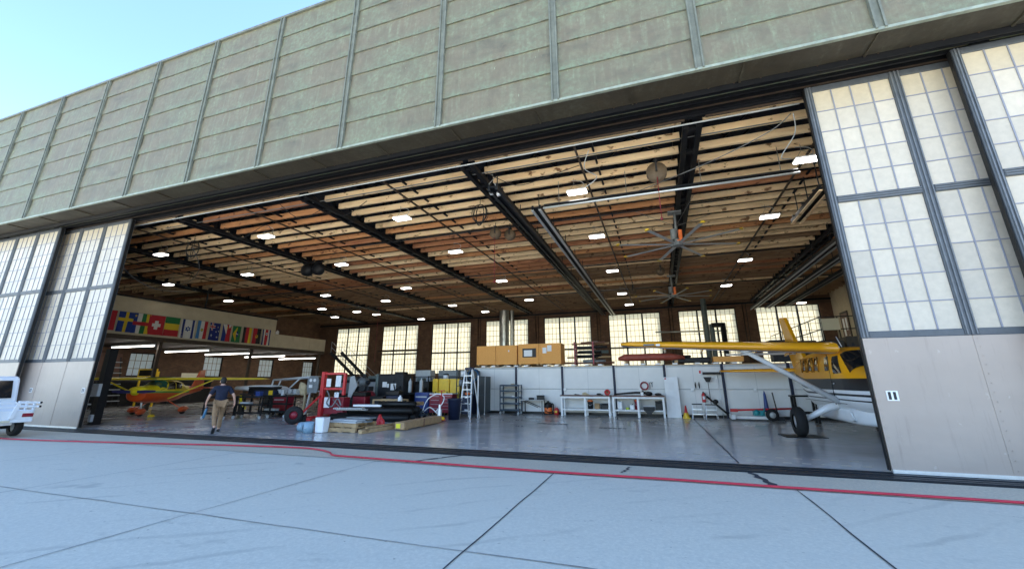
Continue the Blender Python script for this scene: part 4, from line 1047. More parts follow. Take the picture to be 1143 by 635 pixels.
# ------------------------------------------------------------------ yellow and white high wing utility aeroplane
def wingmesh(st, mats_, name, par, T=None):
    """st: (y, x leading edge, chord, z, thickness); airfoil sections along Y; material 0 top/leading, 1 underside"""
    prof = [(0, 0), (.015, .35), (.07, .75), (.2, 1), (.4, .95), (.7, .55), (1, .04), (1, -.02), (.7, -.22), (.4, -.38), (.15, -.42), (.03, -.25)]
    b = MB(); n = len(prof); vs = []
    for (y, xl, c, z, th) in st:
        for (u, w) in prof: vs.append((xl - u * c, y, z + w * th))
    fs = []; ms = []
    k0 = len(b.v)
    for i in range(len(st) - 1):
        for k in range(n):
            b_top = k < 6 or k >= 10
            fs.append((i * n + k, i * n + (k + 1) % n, (i + 1) * n + (k + 1) % n, (i + 1) * n + k)); ms.append(0 if b_top else 1)
    b.v = [tuple(p) for p in vs]; b.f = [list(f) for f in fs] + [list(range(n)), list(range((len(st) - 1) * n, len(st) * n))[::-1]]
    b.m = ms + [0, 0]; b.s = [True] * len(fs) + [False, False]
    return b.build(name, mats_, par)
AP = thing('utility_aeroplane', 'yellow and white high wing aeroplane with black stripes parked behind the right door leaf', 'aeroplane', (5.62, 15.5, 0), R(-90))
def amf(c):
    zl = 1.66 + .0 * c.x
    z = c.z
    if c.x > 1.4: zl = 1.50
    if c.x < -2.2: zl = 1.66 + (-2.2 - c.x) * .07
    if z > zl: return 0
    if z > zl - .22: return 2
    w = zl - .22 - z
    if .10 < w < .155 or .27 < w < .31: return 2
    return 1
st = [(3.75, .30, 1.05, 1.62, 2), (3.55, .45, .92, 1.72, 2.2), (2.6, .62, .82, 1.84, 2.6), (1.75, .74, .78, 1.93, 3), (1.35, .78, .76, 2.02, 3.2), (1.0, .80, .75, 2.24, 3.2), (.6, .80, .74, 2.52, 3.6), (.2, .80, .74, 2.60, 4), (-1, .80, .74, 2.60, 4), (-2.4, .79, .76, 2.58, 4), (-3.3, .66, 1.0, 2.52, 3.4), (-4.4, .46, 1.42, 2.42, 3), (-5.4, .28, 1.72, 2.32, 2.6), (-6.3, .10, 1.92, 2.22, 2)]
st2 = []
for a, c in zip(st, st[1:]):
    for k in range(6): st2.append(tuple(a[j] + (c[j] - a[j]) * k / 6 for j in range(5)))
st2.append(st[-1])
W_, K_, Y_ = (.76, .78, .80), (.012, .012, .014), (.80, .36, .01)
b = MB(); b.loft(st2, 64); b.build('fuselage', livery('banded_livery', [W_, K_, W_, K_, W_, K_, Y_], [1.08, 1.12, 1.215, 1.27, 1.36, 1.68], .07), AP)
b = MB(); b.loft([(1.9, .12, .58, .78, 2.5), (1.6, .5, .46, .86, 4), (.9, .66, .43, .92, 5), (-1.8, .66, .43, .92, 5), (-2.6, .5, .55, .92, 4), (-3.2, .2, .78, .98, 3)], 32); b.build('cargo_pod', M['acw'], AP)
wst = lambda s: [(s * .72, 1.05, 1.95, 2.50, .22), (s * 1.2, 1.05, 1.95, 2.525, .22), (s * 3.2, 1.0, 1.75, 2.63, .19), (s * 5.0, .93, 1.5, 2.73, .155), (s * 6.5, .87, 1.28, 2.81, .125), (s * 6.82, .70, 1.0, 2.83, .07)]
for s in (-1, 1):
    w = wingmesh(wst(s), [M['acy'], M['acunder']], 'wing', AP)
    b = MB(); b.b2((-.93, s * 1.3 - .0, 2.475), (-.905, s * 3.4, 2.54)) if s > 0 else b.b2((-.93, -3.4, 2.475), (-.905, -1.3, 2.54)); b.build('flap', M['acw'], w)
    b = MB()
    for y in (1.6, 2.6, 4.2, 5.4): b.bar((-.2, s * y, 2.50 + .055 * (y - 1.2)), (-.95, s * y, 2.44 + .055 * (y - 1.2)), .05, .09)
    each(b, 'flap_track', M['acy'], w)
    b = MB(); b.box((.915, s * 5.9, 2.782), (.05, .35, .06)); b.build('tip_marking', M['acb'], w)
    b = MB(); b.box((.92, s * 5.62, 2.77), (.045, .12, .06)); b.build('tip_light', M['paper'], w)
    b = MB(); b.tube([(.35, s * 3.02, 2.55), (.35, s * 2.9, 2.47), (.30, s * .72, 1.02)], [.13, .075, .085], 10); b.ell((.35, s * 3.0, 2.53), (.22, .16, .07), 8); b.build('wing_strut', M['acw'], AP)
    wingmesh([(s * .1, -5.25, 1.1, 2.02, .12), (s * 2.6, -5.4, .85, 2.02, .09), (s * 3.1, -5.5, .6, 2.03, .06)], [M['acy'], M['acunder']], 'tailplane', AP)
    # main gear
    b = MB(); b.tube([(-.15, s * .55, .95), (-.15, s * .9, .86), (-.15, s * 1.62, .46)], [.13, .11, .06], 10); b.build('gear_leg', M['acw'], AP)
    g = MB(); g.lathe([(.2, -.13), (.36, -.14), (.425, -.08), (.43, 0), (.425, .08), (.36, .14), (.2, .13)], (-.15, s * 1.74, .43), 'Y', 28); ty = g.build('tyre', M['rubber'], AP)
    g = MB(); g.lathe([(0, -.10), (.08, -.11), (.20, -.09), (.20, .09), (.08, .11), (0, .10)], (-.15, s * 1.74, .43), 'Y', 20); g.build('rim', M['alu'], ty)
    side_patch(st2, [(1.02, 1.84), (.46, 1.82), (.40, 2.32), (.64, 2.34)], .010, s).build('cockpit_window', M['glass'], AP)
    side_patch(st2, [(.14, 1.92), (-.16, 1.92), (-.16, 2.34), (.14, 2.34)], .010, s).build('cabin_window', M['glass'], AP)
    for k in range(3):
        x = -.75 - .62 * k; cw = side_patch(st2, [(x, 1.94), (x - .36, 1.94), (x - .36, 2.34), (x, 2.34)], .010, s).build('cabin_window', M['glass'], AP)
        b = MB(); b.tube([(x + .04, s * .815, 1.9), (x + .04, s * .80, 2.36), (x - .40, s * .80, 2.36), (x - .40, s * .815, 1.9)], .022, 6); b.build('trim', M['gold'], cw)
    top_patch(st2, 1.34, .66, (s * .03, s * .03), (s * .70, s * .62), .012).build('windscreen', M['glass'], AP)
    b = MB(); b.b2((-2.6, s * .8 - .01, 1.0), (1.0, s * .8 + .008, 1.012)); b.b2((.18, s * .8 - .01, .95), (.19, s * .8 + .01, 2.4)); b.build('door_seam', M['char'], AP)
    b = MB(); b.tube([(.45, s * .80, 1.55), (.45, s * .84, 1.55), (.33, s * .84, 1.55)], .015, 6); b.build('door_handle', M['chrome'], AP)
    b = MB(); b.tube([(.9, s * .66, .56), (.9, s * .72, .80)], .025, 6); b.b2((.8, s * .66 - .02, .54), (1.0, s * .70 + .02, .57)); b.build('step', M['acw'], AP)
b = MB(); b.prism([(-4.35, 2.30), (-5.45, 3.2), (-6.45, 4.40), (-7.15, 4.48), (-7.25, 4.38), (-6.72, 3.0), (-6.25, 2.0), (-5.2, 2.1)], .15, (0, -.075, 0), ((1, 0, 0), (0, 0, 1), (0, 1, 0))); fn = b.build('fin', M['acy'], AP, .03)
b = MB(); b.bar((-6.35, 0, 2.9), (-6.8, 0, 4.2), .04, .17); b.ell((-6.15, .03, 3.35), (.09, .08, .13), 8); b.build('rudder_fitting', M['acb'], fn)
b = MB(); b.lathe([(0, 0), (.08, .06), (.16, .2), (.2, .38)], (4.12, 0, 1.34), 'X', 20)
b.v = [(8.24 - x, y, z) for x, y, z in b.v]; b.build('spinner', M['chrome'], AP)
for k in range(3):
    a = 2 * math.pi * k / 3 + .5; b = MB(); d = V((0, math.cos(a), math.sin(a)))
    b.bar(V((3.92, 0, 1.34)) + d * .15, V((3.92, 0, 1.34)) + d * 1.2, .05, .16); b.build('propeller_blade', M['char'], AP)
g = MB(); g.lathe([(.15, -.09), (.26, -.10), (.3, 0), (.26, .10), (.15, .09)], (2.9, 0, .30), 'Y', 20); nt_ = g.build('nose_tyre', M['rubber'], AP)
b = MB(); b.tube([(2.9, 0, .3), (2.85, .14, .5), (2.75, 0, 1.0)], .05, 8); b.build('nose_leg', M['acw'], AP)
b = MB(); b.tube([(-1.0, .05, 2.68), (-1.3, .05, 3.05)], .014, 5); b.tube([(.2, .3, 2.6), (-.1, .3, 2.98)], .014, 5); b.b2((-1.4, -.02, 2.6), (-1.1, .02, 2.72)); b.build('antenna', M['acw'], AP)
b = MB(); b.box((-3.0, 0, .98), (.5, .55, .5), rot=Euler((0, R(35), 0)).to_matrix()); b.build('tail_ramp_flap', M['acw'], AP)
# mat under the wheel
b = MB(); b.box((3.92, 15.75, .006), (1.1, .8, .012), rz=.06); tag(b.build('floor_mat', M['black']), 'thin black mat on the floor beneath the near wheel of the yellow and white aeroplane', 'mat')

# ------------------------------------------------------------------ small yellow and vermilion trainer
TP = thing('light_aeroplane', 'small high wing aeroplane painted yellow above and vermilion below with a green stripe', 'aeroplane', (-25.66, 15.83, 0), R(302.4))
def tmf(c):
    z = c.z; zl = 1.13 + (.02 if c.x > 0 else -.02 * c.x)
    if c.x < -2.6: return 1
    if z > zl + .09: return 0
    if z > zl: return 2 if c.x < 1.5 else 0
    return 1
st = [(2.12, .20, 1.0, 1.38, 2), (2.02, .42, .74, 1.44, 2.4), (1.5, .50, .68, 1.47, 2.8), (.95, .53, .64, 1.50, 3), (.55, .54, .62, 1.62, 3), (.35, .54, .62, 1.74, 3.2), (-.9, .52, .64, 1.76, 3.4), (-1.5, .44, .70, 1.68, 3), (-2.1, .34, .82, 1.48, 2.6), (-3.2, .22, .95, 1.42, 2.4), (-4.6, .07, 1.12, 1.36, 2)]
st2 = []
for a, c in zip(st, st[1:]):
    for k in range(5): st2.append(tuple(a[j] + (c[j] - a[j]) * k / 5 for j in range(5)))
st2.append(st[-1])
L_, V_, G_ = (.78, .60, .01), (.62, .075, .012), (.10, .30, .05)
b = MB(); b.loft(st2, 48); b.build('fuselage', livery('three_band_livery', [V_, G_, L_], [1.12, 1.21], -.02, 1.6, (-2.5, V_)), TP)
for s in (-1, 1):
    wingmesh([(s * .0, .55, 1.3, 1.80, .10), (s * .5, .55, 1.3, 1.80, .10), (s * 2.6, .55, 1.3, 1.80, .10), (s * 5.0, .48, 1.0, 1.80, .07), (s * 5.2, .4, .8, 1.80, .04)], [M['lemon'], M['lemon']], 'wing', TP)
    b = MB(); b.bar((.15, s * .52, .80), (.12, s * 2.5, 1.76), .10, .05); b.build('wing_strut', M['lemon'], TP)
    b = MB(); b.bar((-.15, s * .4, .70), (-.2, s * 1.08, .26), .09, .03); b.build('gear_leg', M['vermil'], TP)
    b = MB(); b.loft([(.42, .04, .18, .26, 2), (.2, .13, .10, .38, 2.2), (-.2, .13, .10, .40, 2.2), (-.6, .03, .22, .30, 2)], 14)
    b.v = [(x - .2, y + s * 1.15, z) for x, y, z in b.v]; b.build('wheel_fairing', M['vermil'], TP)
    g = MB(); g.lathe([(.07, -.07), (.19, -.07), (.2, 0), (.19, .07), (.07, .07)], (-.2, s * 1.15, .20), 'Y', 16); g.build('tyre', M['rubber'], TP)
    wingmesh([(s * .05, -3.8, .85, 1.30, .05), (s * 1.5, -4.0, .6, 1.30, .03)], [M['vermil'], M['vermil']], 'tailplane', TP)
    side_patch(st2, [(.46, 1.28), (-.38, 1.28), (-.38, 1.68), (.20, 1.68)], .008, s).build('door_window', M['glass'], TP)
    side_patch(st2, [(-.46, 1.30), (-1.10, 1.30), (-1.25, 1.58), (-.46, 1.68)], .008, s).build('rear_window', M['glass'], TP)
    top_patch(st2, .98, .34, (s * .0, s * .0), (s * .52, s * .53), .012).build('windscreen', M['tint'], TP)
    side_patch(st2, [(.86, 1.40), (.52, 1.36), (.38, 1.66), (.50, 1.58)], .008, s).build('windscreen_side', M['tint'], TP)
b = MB(); b.b2((-.25, -.5, 1.90), (.56, .5, 1.925)); b.build('roof_window', M['tint'], TP)
b = MB(); b.prism([(-3.35, 1.38), (-4.1, 2.35), (-4.75, 2.42), (-4.85, 1.2), (-4.2, 1.2)], .08, (0, -.04, 0)); b.build('fin', M['vermil'], TP, .02)
b = MB(); b.lathe([(.18, 0), (.16, .12), (.09, .26), (0, .34)], (2.12, 0, 1.20), 'X', 18); b.build('spinner', M['lemon'], TP)
for s in (-1, 1):
    b = MB(); b.prism([(.08, -.05), (.45, -.09), (.9, -.05), (.92, .03), (.45, .06), (.08, .05)], .03, (2.24, 0, 1.20), ((0, s, 0.04), (0, 0, 1), (1, 0, 0))); b.build('propeller_blade', M['violet'], TP)
b = MB(); b.loft([(.35, .04, .16, .26, 2), (.15, .12, .08, .36, 2.2), (-.2, .12, .08, .38, 2.2), (-.45, .03, .2, .28, 2)], 14); b.v = [(x + 1.36, y, z) for x, y, z in b.v]; b.build('wheel_fairing', M['vermil'], TP)
b = MB(); b.tube([(1.36, 0, .3), (1.45, 0, .75)], .04, 8); b.build('nose_leg', M['alu'], TP)
g = MB(); g.lathe([(.06, -.06), (.17, -.06), (.18, 0), (.17, .06), (.06, .06)], (1.36, 0, .18), 'Y', 16); g.build('tyre', M['rubber'], TP)
b = MB(); b.ell((1.95, .28, .92), (.1, .08, .06), 8); b.ell((1.95, -.28, .92), (.1, .08, .06), 8); b.build('air_intake', M['acb'], TP)
b = MB(); b.box((-24.0, 14.65, .04), (.22, .16, .08), rz=.5); b.box((-24.0, 14.65, .09), (.18, .08, .04), rz=.5); tag(b.build('wheel_chock', M['yellowp']), 'yellow wheel chock on the floor by the trainer aeroplane left wheel', 'chock')

# ------------------------------------------------------------------ white pickup
TR = thing('pickup_truck', 'small white pickup truck with a railed cargo bed at the left edge of the photo', 'pickup', (-20.72, 7.62, 0), R(180))
# local +X is forward (world -X); rear at x=-1.35
b = MB(); b.b2((-1.35, -.74, .50), (.75, .74, .62)); b.b2((-1.25, -.35, .36), (2.6, .35, .50)); b.build('chassis', M['whiteg'], TR, .02)
SH = .86
b = MB(); b.prism([(.70, .52), (.66, 1.10), (.82, 1.78), (.98, 1.86), (1.75, 1.86), (2.05, 1.70), (2.35, 1.12), (2.50, .95), (2.52, .45), (.75, .45)], 1.48, (0, -.74, 0)); b.v = [(x - SH, y, z) for x, y, z in b.v]; b.build('cab', M['whiteg'], TR, .07)
b = MB(); b.add([(.66 - .002, -.56, 1.16), (.66 - .002, .56, 1.16), (.79, .54, 1.72), (.79, -.54, 1.72)], [(3, 2, 1, 0)]); b.v = [(x - .018, y, z) for x, y, z in b.v]; b.v = [(x - SH, y, z) for x, y, z in b.v]; b.build('rear_window', M['glass'], TR)
b = MB(); b.b2((.60, -.19, 1.09), (.66, .19, 1.17)); b.v = [(x - SH, y, z) for x, y, z in b.v]; bl = b.build('brake_light_housing', M['white'], TR, .015)
b = MB(); b.b2((.585, -.12, 1.105), (.60, .12, 1.15)); b.v = [(x - SH, y, z) for x, y, z in b.v]; b.build('brake_light', M['dkred'], bl)
for s in (-1, 1):
    b = MB(); b.add([(.98, s * .746, 1.18), (1.95, s * .746, 1.18), (1.80, s * .746, 1.66), (1.08, s * .746, 1.70)], [(0, 1, 2, 3)]); b.v = [(x - SH, y, z) for x, y, z in b.v]; b.build('side_window', M['glass'], TR)
    b = MB(); b.tube([(1.95, s * .70, 1.25), (1.95, s * .86, 1.28)], .015, 6); b.b2((1.90, s * .9 - .07, 1.18), (1.96, s * .9 + .07, 1.42)); b.v = [(x - SH, y, z) for x, y, z in b.v]; b.build('mirror', M['black'], TR, .02)
b = MB(); b.add([(2.36, -.62, 1.16), (2.36, .62, 1.16), (2.07, .58, 1.66), (2.07, -.58, 1.66)], [(0, 1, 2, 3)]); b.v = [(x + .02, y, z) for x, y, z in b.v]; b.v = [(x - SH, y, z) for x, y, z in b.v]; b.build('windscreen', M['glass'], TR)
# bed: floor, low sides with rails
b = MB(); b.b2((-1.35, -.74, .62), (-.22, -.70, .80)); b.b2((-1.35, .70, .62), (-.22, .74, .80)); b.b2((-.28, -.70, .62), (-.22, .70, 1.05)); b.build('bed_side', M['whiteg'], TR, .012)
b = MB(); b.b2((-1.40, -.70, .52), (-1.355, .70, .80)); tg = b.build('tailgate', M['whiteg'], TR, .015)
b = MB()
for z in (.88, 1.00): b.b2((-1.44, -.80, z), (-1.40, .80, z + .055))
for y in (-.30, .30): b.bar((-1.43, y, 1.04), (-1.43, y + (.1 if y < 0 else -.1), .56), .04, .10)
b.build('tail_rail', M['white'], tg, .008)
for s in (-1, 1):
    b = MB()
    for z in (.88, 1.00): b.b2((-1.52, s * .76 - .02, z), (-.24, s * .76 + .02, z + .055))
    for x in (-1.2, -.75, -.3): b.b2((x - .04, s * .76 - .03, .62), (x + .04, s * .76 + .03, 1.06))
    rl = b.build('side_rail', M['white'], TR, .008)
    b = MB()
    for z in (.88, 1.00): b.b2((-1.56, s * .76 - .022, z - .002), (-1.52, s * .76 + .022, z + .057))
    b.build('rail_cap', M['black'], rl)
    b = MB(); b.b2((-1.425, s * .58 - .13, .60), (-1.40, s * .58 + .13, .71)); b.build('tail_light', M['dkred'], TR, .01)
    for x in (-.80, 1.05):
        g = MB(); g.lathe([(.15, -.085), (.26, -.09), (.285, -.05), (.285, .05), (.26, .09), (.15, .085)], (x, s * .62, .285), 'Y', 24); ty = g.build('tyre', M['rubber'], TR)
        g = MB(); g.lathe([(0, -.06), (.06, -.07), (.15, -.05), (.15, .05), (.06, .07), (0, .06)], (x, s * .62, .285), 'Y', 18); g.build('rim', M['ltgrey'], ty)
    b = MB(); b.b2((-.45, s * .5 - .01, .30), (-.43, s * .74, .55)) if s > 0 else b.b2((-.45, -.74, .30), (-.43, -.49, .55)); b.build('mud_flap', M['rubber'], TR)
b = MB(); b.b2((-1.42, -.72, .44), (-1.30, .72, .54)); b.build('bumper', M['white'], TR, .02)
b = MB(); b.b2((-1.435, -.2, .46), (-1.421, .12, .52)); b.build('number_plate', M['cream'], TR)
b = MB(); b.tube([(-.75, -.5, .285), (-.75, .5, .285)], .05, 8); b.tube([(-1.2, .2, .34), (.5, .2, .34)], .05, 8); b.build('axle', M['char'], TR)

# ------------------------------------------------------------------ person walking into the hangar
def skin_mesh(name, chains, mat_, par, sub=2):
    me = bpy.data.meshes.new(name); vs = []; es = []; rs = []; idx = {}
    for ch in chains:
        prev = None
        for (p, r) in ch:
            k = tuple(round(q, 4) for q in p)
            if k not in idx: idx[k] = len(vs); vs.append(p); rs.append(r)
            if prev is not None and prev != idx[k]: es.append((prev, idx[k]))
            prev = idx[k]
    me.from_pydata(vs, es, []); o = bpy.data.objects.new(name, me); COL.objects.link(o)
    sk = o.modifiers.new('skin', 'SKIN')
    for i, d in enumerate(me.skin_vertices[0].data):
        r = rs[i]; d.radius = r if isinstance(r, tuple) else (r, r); d.use_root = i == 0
    ss = o.modifiers.new('sub', 'SUBSURF'); ss.levels = sub; ss.render_levels = sub
    dg = bpy.context.evaluated_depsgraph_get(); dg.update()
    m2 = bpy.data.meshes.new_from_object(o.evaluated_get(dg)); o.modifiers.clear(); o.data = m2
    m2.materials.clear(); m2.materials.append(mat_)
    for f in m2.polygons: f.use_smooth = True
    o.parent = par; return o
# local: facing +Y, left = -X
PR = thing('person', 'person in navy polo shirt and khaki trousers walking into the hangar with a blue bottle', 'person', (-14.45, 10.9, 0), R(60))
pel = (0, 0, .98); ch_ = (0, .06, 1.27); sh = (0, .11, 1.47); nk = (0, .14, 1.56); hd = (0, .18, 1.67)
LH, RH = (-.10, 0, .95), (.10, 0, .95)
LK, RK = (-.11, -.05, .53), (.11, .25, .54)
LA, RA = (-.11, -.42, .20), (.11, .30, .09)
LS, RS = (-.21, .10, 1.44), (.21, .10, 1.44)
LE, RE = (-.34, .10, 1.18), (.36, -.04, 1.19)
LW, RW = (-.38, .26, .97), (.42, .02, .95)
def hand(w, s, d):
    """palm and five bent fingers hanging from wrist w; s = side"""
    W = V(w); out = []
    palm = W + V((0, .01, -.07)) ; out.append([(tuple(W), .026), (tuple(palm), (.022, .036))])
    for k, (dy, L) in enumerate(((.03, .075), (.011, .085), (-.009, .08), (-.028, .062))):
        a = palm + V((0, dy, -.02)); m_ = a + V((-s * .006, .004, -L * .5)); e = a + V((-s * .03, .010, -L * .9)); out.append([(tuple(palm), (.022, .036)), (tuple(a), .010), (tuple(m_), .009), (tuple(e), .008)])
    a = W + V((-s * .008, .03, -.03)); out.append([(tuple(palm), (.022, .036)), (tuple(a + V((0, .012, -.01))), .011), (tuple(a + V((-s * .012, .025, -.05))), .009)])
    return out
body = [[(pel, (.155, .12)), ((0, .02, 1.12), (.15, .115)), (ch_, (.165, .12)), (sh, (.13, .09)), (nk, .055), ((0, .16, 1.61), .06), (hd, (.075, .092)), ((0, .18, 1.75), (.066, .082))],
        [(sh, (.13, .09)), (LS, .062), (LE, .045), (LW, .029)], [(sh, (.13, .09)), (RS, .062), (RE, .045), (RW, .029)],
        [(pel, (.155, .12)), (LH, .105), (LK, .062), (LA, .042), ((-.115, -.36, .09), (.038, .03)), ((-.12, -.28, .035), (.036, .022))],
        [(pel, (.155, .12)), (RH, .105), (RK, .062), (RA, .042), ((.115, .38, .035), (.038, .03)), ((.12, .46, .03), (.036, .022))]]
body += hand(LW, -1, 0) + hand(RW, 1, 0)
bd = skin_mesh('body', body, M['skin'], PR)
skin_mesh('polo_shirt', [[((0, .0, .93), (.185, .15)), ((0, .02, 1.10), (.185, .148)), (ch_, (.19, .142)), ((0, .105, 1.45), (.15, .105)), ((0, .13, 1.53), .07)],
                         [((0, .105, 1.45), (.15, .105)), (LS, .088), ((-.285, .10, 1.29), .075), ((-.315, .10, 1.23), .072)], [((0, .105, 1.45), (.15, .105)), (RS, .088), ((.29, .02, 1.30), .075), ((.325, -.005, 1.235), .072)]], M['navycloth'], PR)
skin_mesh('trousers', [[((0, 0, .98), (.175, .145)), (LH, .125), ((-.11, -.03, .73), .105), (LK, .085), ((-.11, -.25, .36), .075), ((-.11, -.39, .23), .072)], [((0, 0, .98), (.175, .145)), (RH, .125), ((.11, .14, .74), .105), (RK, .085), ((.11, .28, .30), .075), ((.11, .30, .12), .075)]], M['khaki'], PR)
b = MB(); b.ell((0, .165, 1.725), (.092, .108, .098), 10); b.ell((0, .13, 1.67), (.088, .078, .088), 10); b.build('hair', M['hair'], PR)
for s in (-1, 1):
    b = MB(); b.ell((s * .088, .18, 1.66), (.014, .026, .034), 6); b.build('ear', M['skin'], bd)
b = MB(); b.ell((0, .28, 1.655), (.014, .02, .022), 6); b.build('nose', M['skin'], bd)
b = MB(); b.ell((-.034, .262, 1.68), (.013, .008, .008), 6); b.ell((.034, .262, 1.68), (.013, .008, .008), 6); b.build('eye', M['black'], bd)
b = MB(); b.ell((0, .262, 1.612), (.026, .008, .007), 6); b.build('mouth', M['dkred'], bd)
for (x, y, z, rx) in ((-.115, -.36, .10, R(-42)), (.115, .37, .045, 0)):
    b = MB(); b.T = Matrix.Translation((x, y, z)) @ Matrix.Rotation(rx, 4, 'X'); b.loft([(-.12, .04, -.045, .05, 2.5), (-.02, .05, -.045, .06, 2.5), (.08, .05, -.045, .02, 2.5), (.16, .03, -.042, -.01, 2.2)], 14)
    b.v = [tuple(b.T @ (Matrix.Rotation(R(90), 4, 'Z') @ (b.T.inverted() @ V(p)))) for p in b.v]; b.build('shoe', M['black'], PR)
b = MB(); b.lathe([(.033, -.014), (.034, 0), (.033, .014)], (LW[0], LW[1], LW[2] + .02), n=14); b.build('wristwatch', M['black'], PR)
b = MB(); b.b2((-.187, -.155, .955), (.187, -.12, .99)) ; b.build('belt', M['black'], PR, .01)
t = thing('water_bottle', 'blue bottle held low in the left hand of the walking person', 'bottle', (-14.87, 10.69, .47))
b = MB(); b.lathe([(0, 0), (.036, .005), (.04, .03), (.04, .25), (.026, .30), (.026, .33), (0, .335)], n=16)
b.v = [tuple(Matrix.Rotation(R(18), 3, 'Y') @ V(p)) for p in b.v]; b.build('shell', M['bottleblue'], t)
b = MB(); b.lathe([(0, .336), (.028, .338), (.028, .38), (0, .385)], n=14); b.v = [tuple(Matrix.Rotation(R(18), 3, 'Y') @ V(p)) for p in b.v]; b.build('cap', M['navy'], t)
# ------------------------------------------------------------------ along the partition
t = thing('shelf_cart', 'dark blue grey five shelf rolling cart by the partition', 'cart', (-8.1, 21.3, 0))
b = MB()
for x in (0, 1.02):
    for y in (0, .5): b.b2((x, y, .12), (x + .05, y + .05, 1.46))
each(b, 'upright', M['bluegrey'], t)
for z in (.20, .52, .82, 1.14, 1.42):
    b = MB(); b.b2((0.052, .0, z), (1.018, .548, z + .03)); b.b2((.052, -.002, z - .03), (1.018, .02, z + .05)); b.build('shelf', M['bluegrey'], t)
for x in (.05, 1.02):
    for y in (.03, .5):
        b = MB(); b.cyl((x, y, .06), .06, .04, 'Y', 12); b.b2((x - .03, y - .01, .06), (x + .03, y + .05, .13)); each(b, 'caster', M['ltgrey'], t)
b = MB(); b.ell((-7.45, 21.55, 1.48), (.12, .10, .04), 8); tag(b.build('folded_rag', M['cloth']), 'folded pale rag on the top shelf of the rolling cart', 'rag')
b = MB(); b.b2((-7.42, 21.29, .86), (-7.28, 21.40, .90)); tag(b.build('small_box', M['white']), 'small white box on the middle shelf of the rolling cart', 'box')
t = thing('folding_table', 'grey folding table with crossed legs beside the rolling cart', 'table', (-6.98, 21.35, 0))
b = MB(); b.b2((0, 0, .68), (1.28, .6, .72)); b.build('tabletop', M['ltgrey'], t, .01)
for y in (.05, .5):
    b = MB(); b.bar((.1, y, .68), (.95, y, .35), .03); b.build('brace', M['char'], t)
for x in (.1, 1.15):
    b = MB(); b.bar((x, .05, .68), (x, .05, 0), .035); b.bar((x, .55, .68), (x, .55, 0), .035); b.bar((x, .05, .1), (x, .55, .1), .03); each(b, 'leg', M['char'], t)
def case(name, label, cat, c, d, m, rz=0, lid='black', group=None):
    t = thing(name, label, cat, c, rz, group)
    b = MB(); b.b2((-d[0] / 2, -d[1] / 2, 0), (d[0] / 2, d[1] / 2, d[2] * .82)); b.build('body', M[m], t, min(d) * .08)
    b = MB(); b.b2((-d[0] / 2 - .01, -d[1] / 2 - .01, d[2] * .82), (d[0] / 2 + .01, d[1] / 2 + .01, d[2])); b.build('lid', M[lid], t, min(d) * .06)
    return t
case('tool_box', 'black tool box on the right end of the folding table', 'tool box', (-5.95, 21.6, .72), (.36, .25, .22), 'black', 0, 'char')
case('battery_charger', 'small black charger on the middle of the folding table', 'charger', (-6.45, 21.6, .72), (.24, .2, .10), 'char', 0, 'black')
t = thing('wet_vacuum', 'black and orange wet vacuum on the floor by the partition', 'vacuum', (-5.6, 21.75, 0))
b = MB(); b.lathe([(0, .06), (.17, .06), (.20, .1), (.20, .34), (.18, .36), (0, .36)], n=20); b.build('tank', M['orangep'], t)
b = MB(); b.lathe([(.21, .34), (.22, .40), (.20, .52), (.10, .60), (0, .61)], n=20); b.b2((-.06, -.02, .58), (.06, .02, .66)); b.build('motor_head', M['black'], t)
b = MB(); b.tube(smooth([(0, -.21, .3), (.15, -.27, .45), (.27, -.05, .52), (.25, .05, .2), (.1, -.24, .12), (-.1, -.24, .2)]), .025, 8); b.build('suction_hose', M['black'], t)
b = MB()
for a in (.6, 2.2, 3.8, 5.4): b.cyl((.2 * math.cos(a), .2 * math.sin(a) - .015, .03), .03, .03, 'Y', 10); b.bar((.2 * math.cos(a), .2 * math.sin(a), .04), (.14 * math.cos(a), .14 * math.sin(a), .1), .04)
each(b, 'caster', M['char'], t)
t = thing('fuel_can', 'red safety can with a yellow label on the floor by the bench', 'can', (-5.18, 21.8, 0))
b = MB(); b.lathe([(0, 0), (.13, 0), (.13, .24), (.10, .30), (.04, .33), (0, .33)], n=18); b.build('body', M['red'], t)
b = MB(); b.b2((-.06, -.137, .1), (.06, -.12, .2)); b.build('label', M['yellowp'], t)
b = MB(); b.tube([(-.08, 0, .30), (-.08, 0, .38), (.08, 0, .38), (.08, 0, .30)], .012, 6); b.build('handle', M['dkred'], t)
def bench(label, x0, x1):
    t = thing('workbench', label, 'workbench', (x0, 21.15, 0), 0, 'white workbenches along the partition')
    L = x1 - x0
    b = MB(); b.b2((-.03, -.03, .92), (L + .03, .75, .97)); b.build('benchtop', M['brown'], t, .006)
    for x in (0, L / 2 - .045, L - .09):
        for y in (0, .62):
            b = MB(); b.b2((x, y, 0), (x + .09, y + .09, .915)); each(b, 'leg', M['white'], t)
    b = MB(); b.b2((.01, .005, .83), (L - .01, .04, .912)); b.b2((.01, .66, .83), (L - .01, .70, .912)); b.build('apron_rail', M['white'], t)
    b = MB(); b.b2((.092, .01, .27), (L - .092, .70, .33)); b.build('lower_shelf', M['white'], t)
bench('white workbench with a brown top, left of the two along the partition', -4.8, -2.4)
bench('white workbench with a brown top, right of the two along the partition', -2.3, .05)
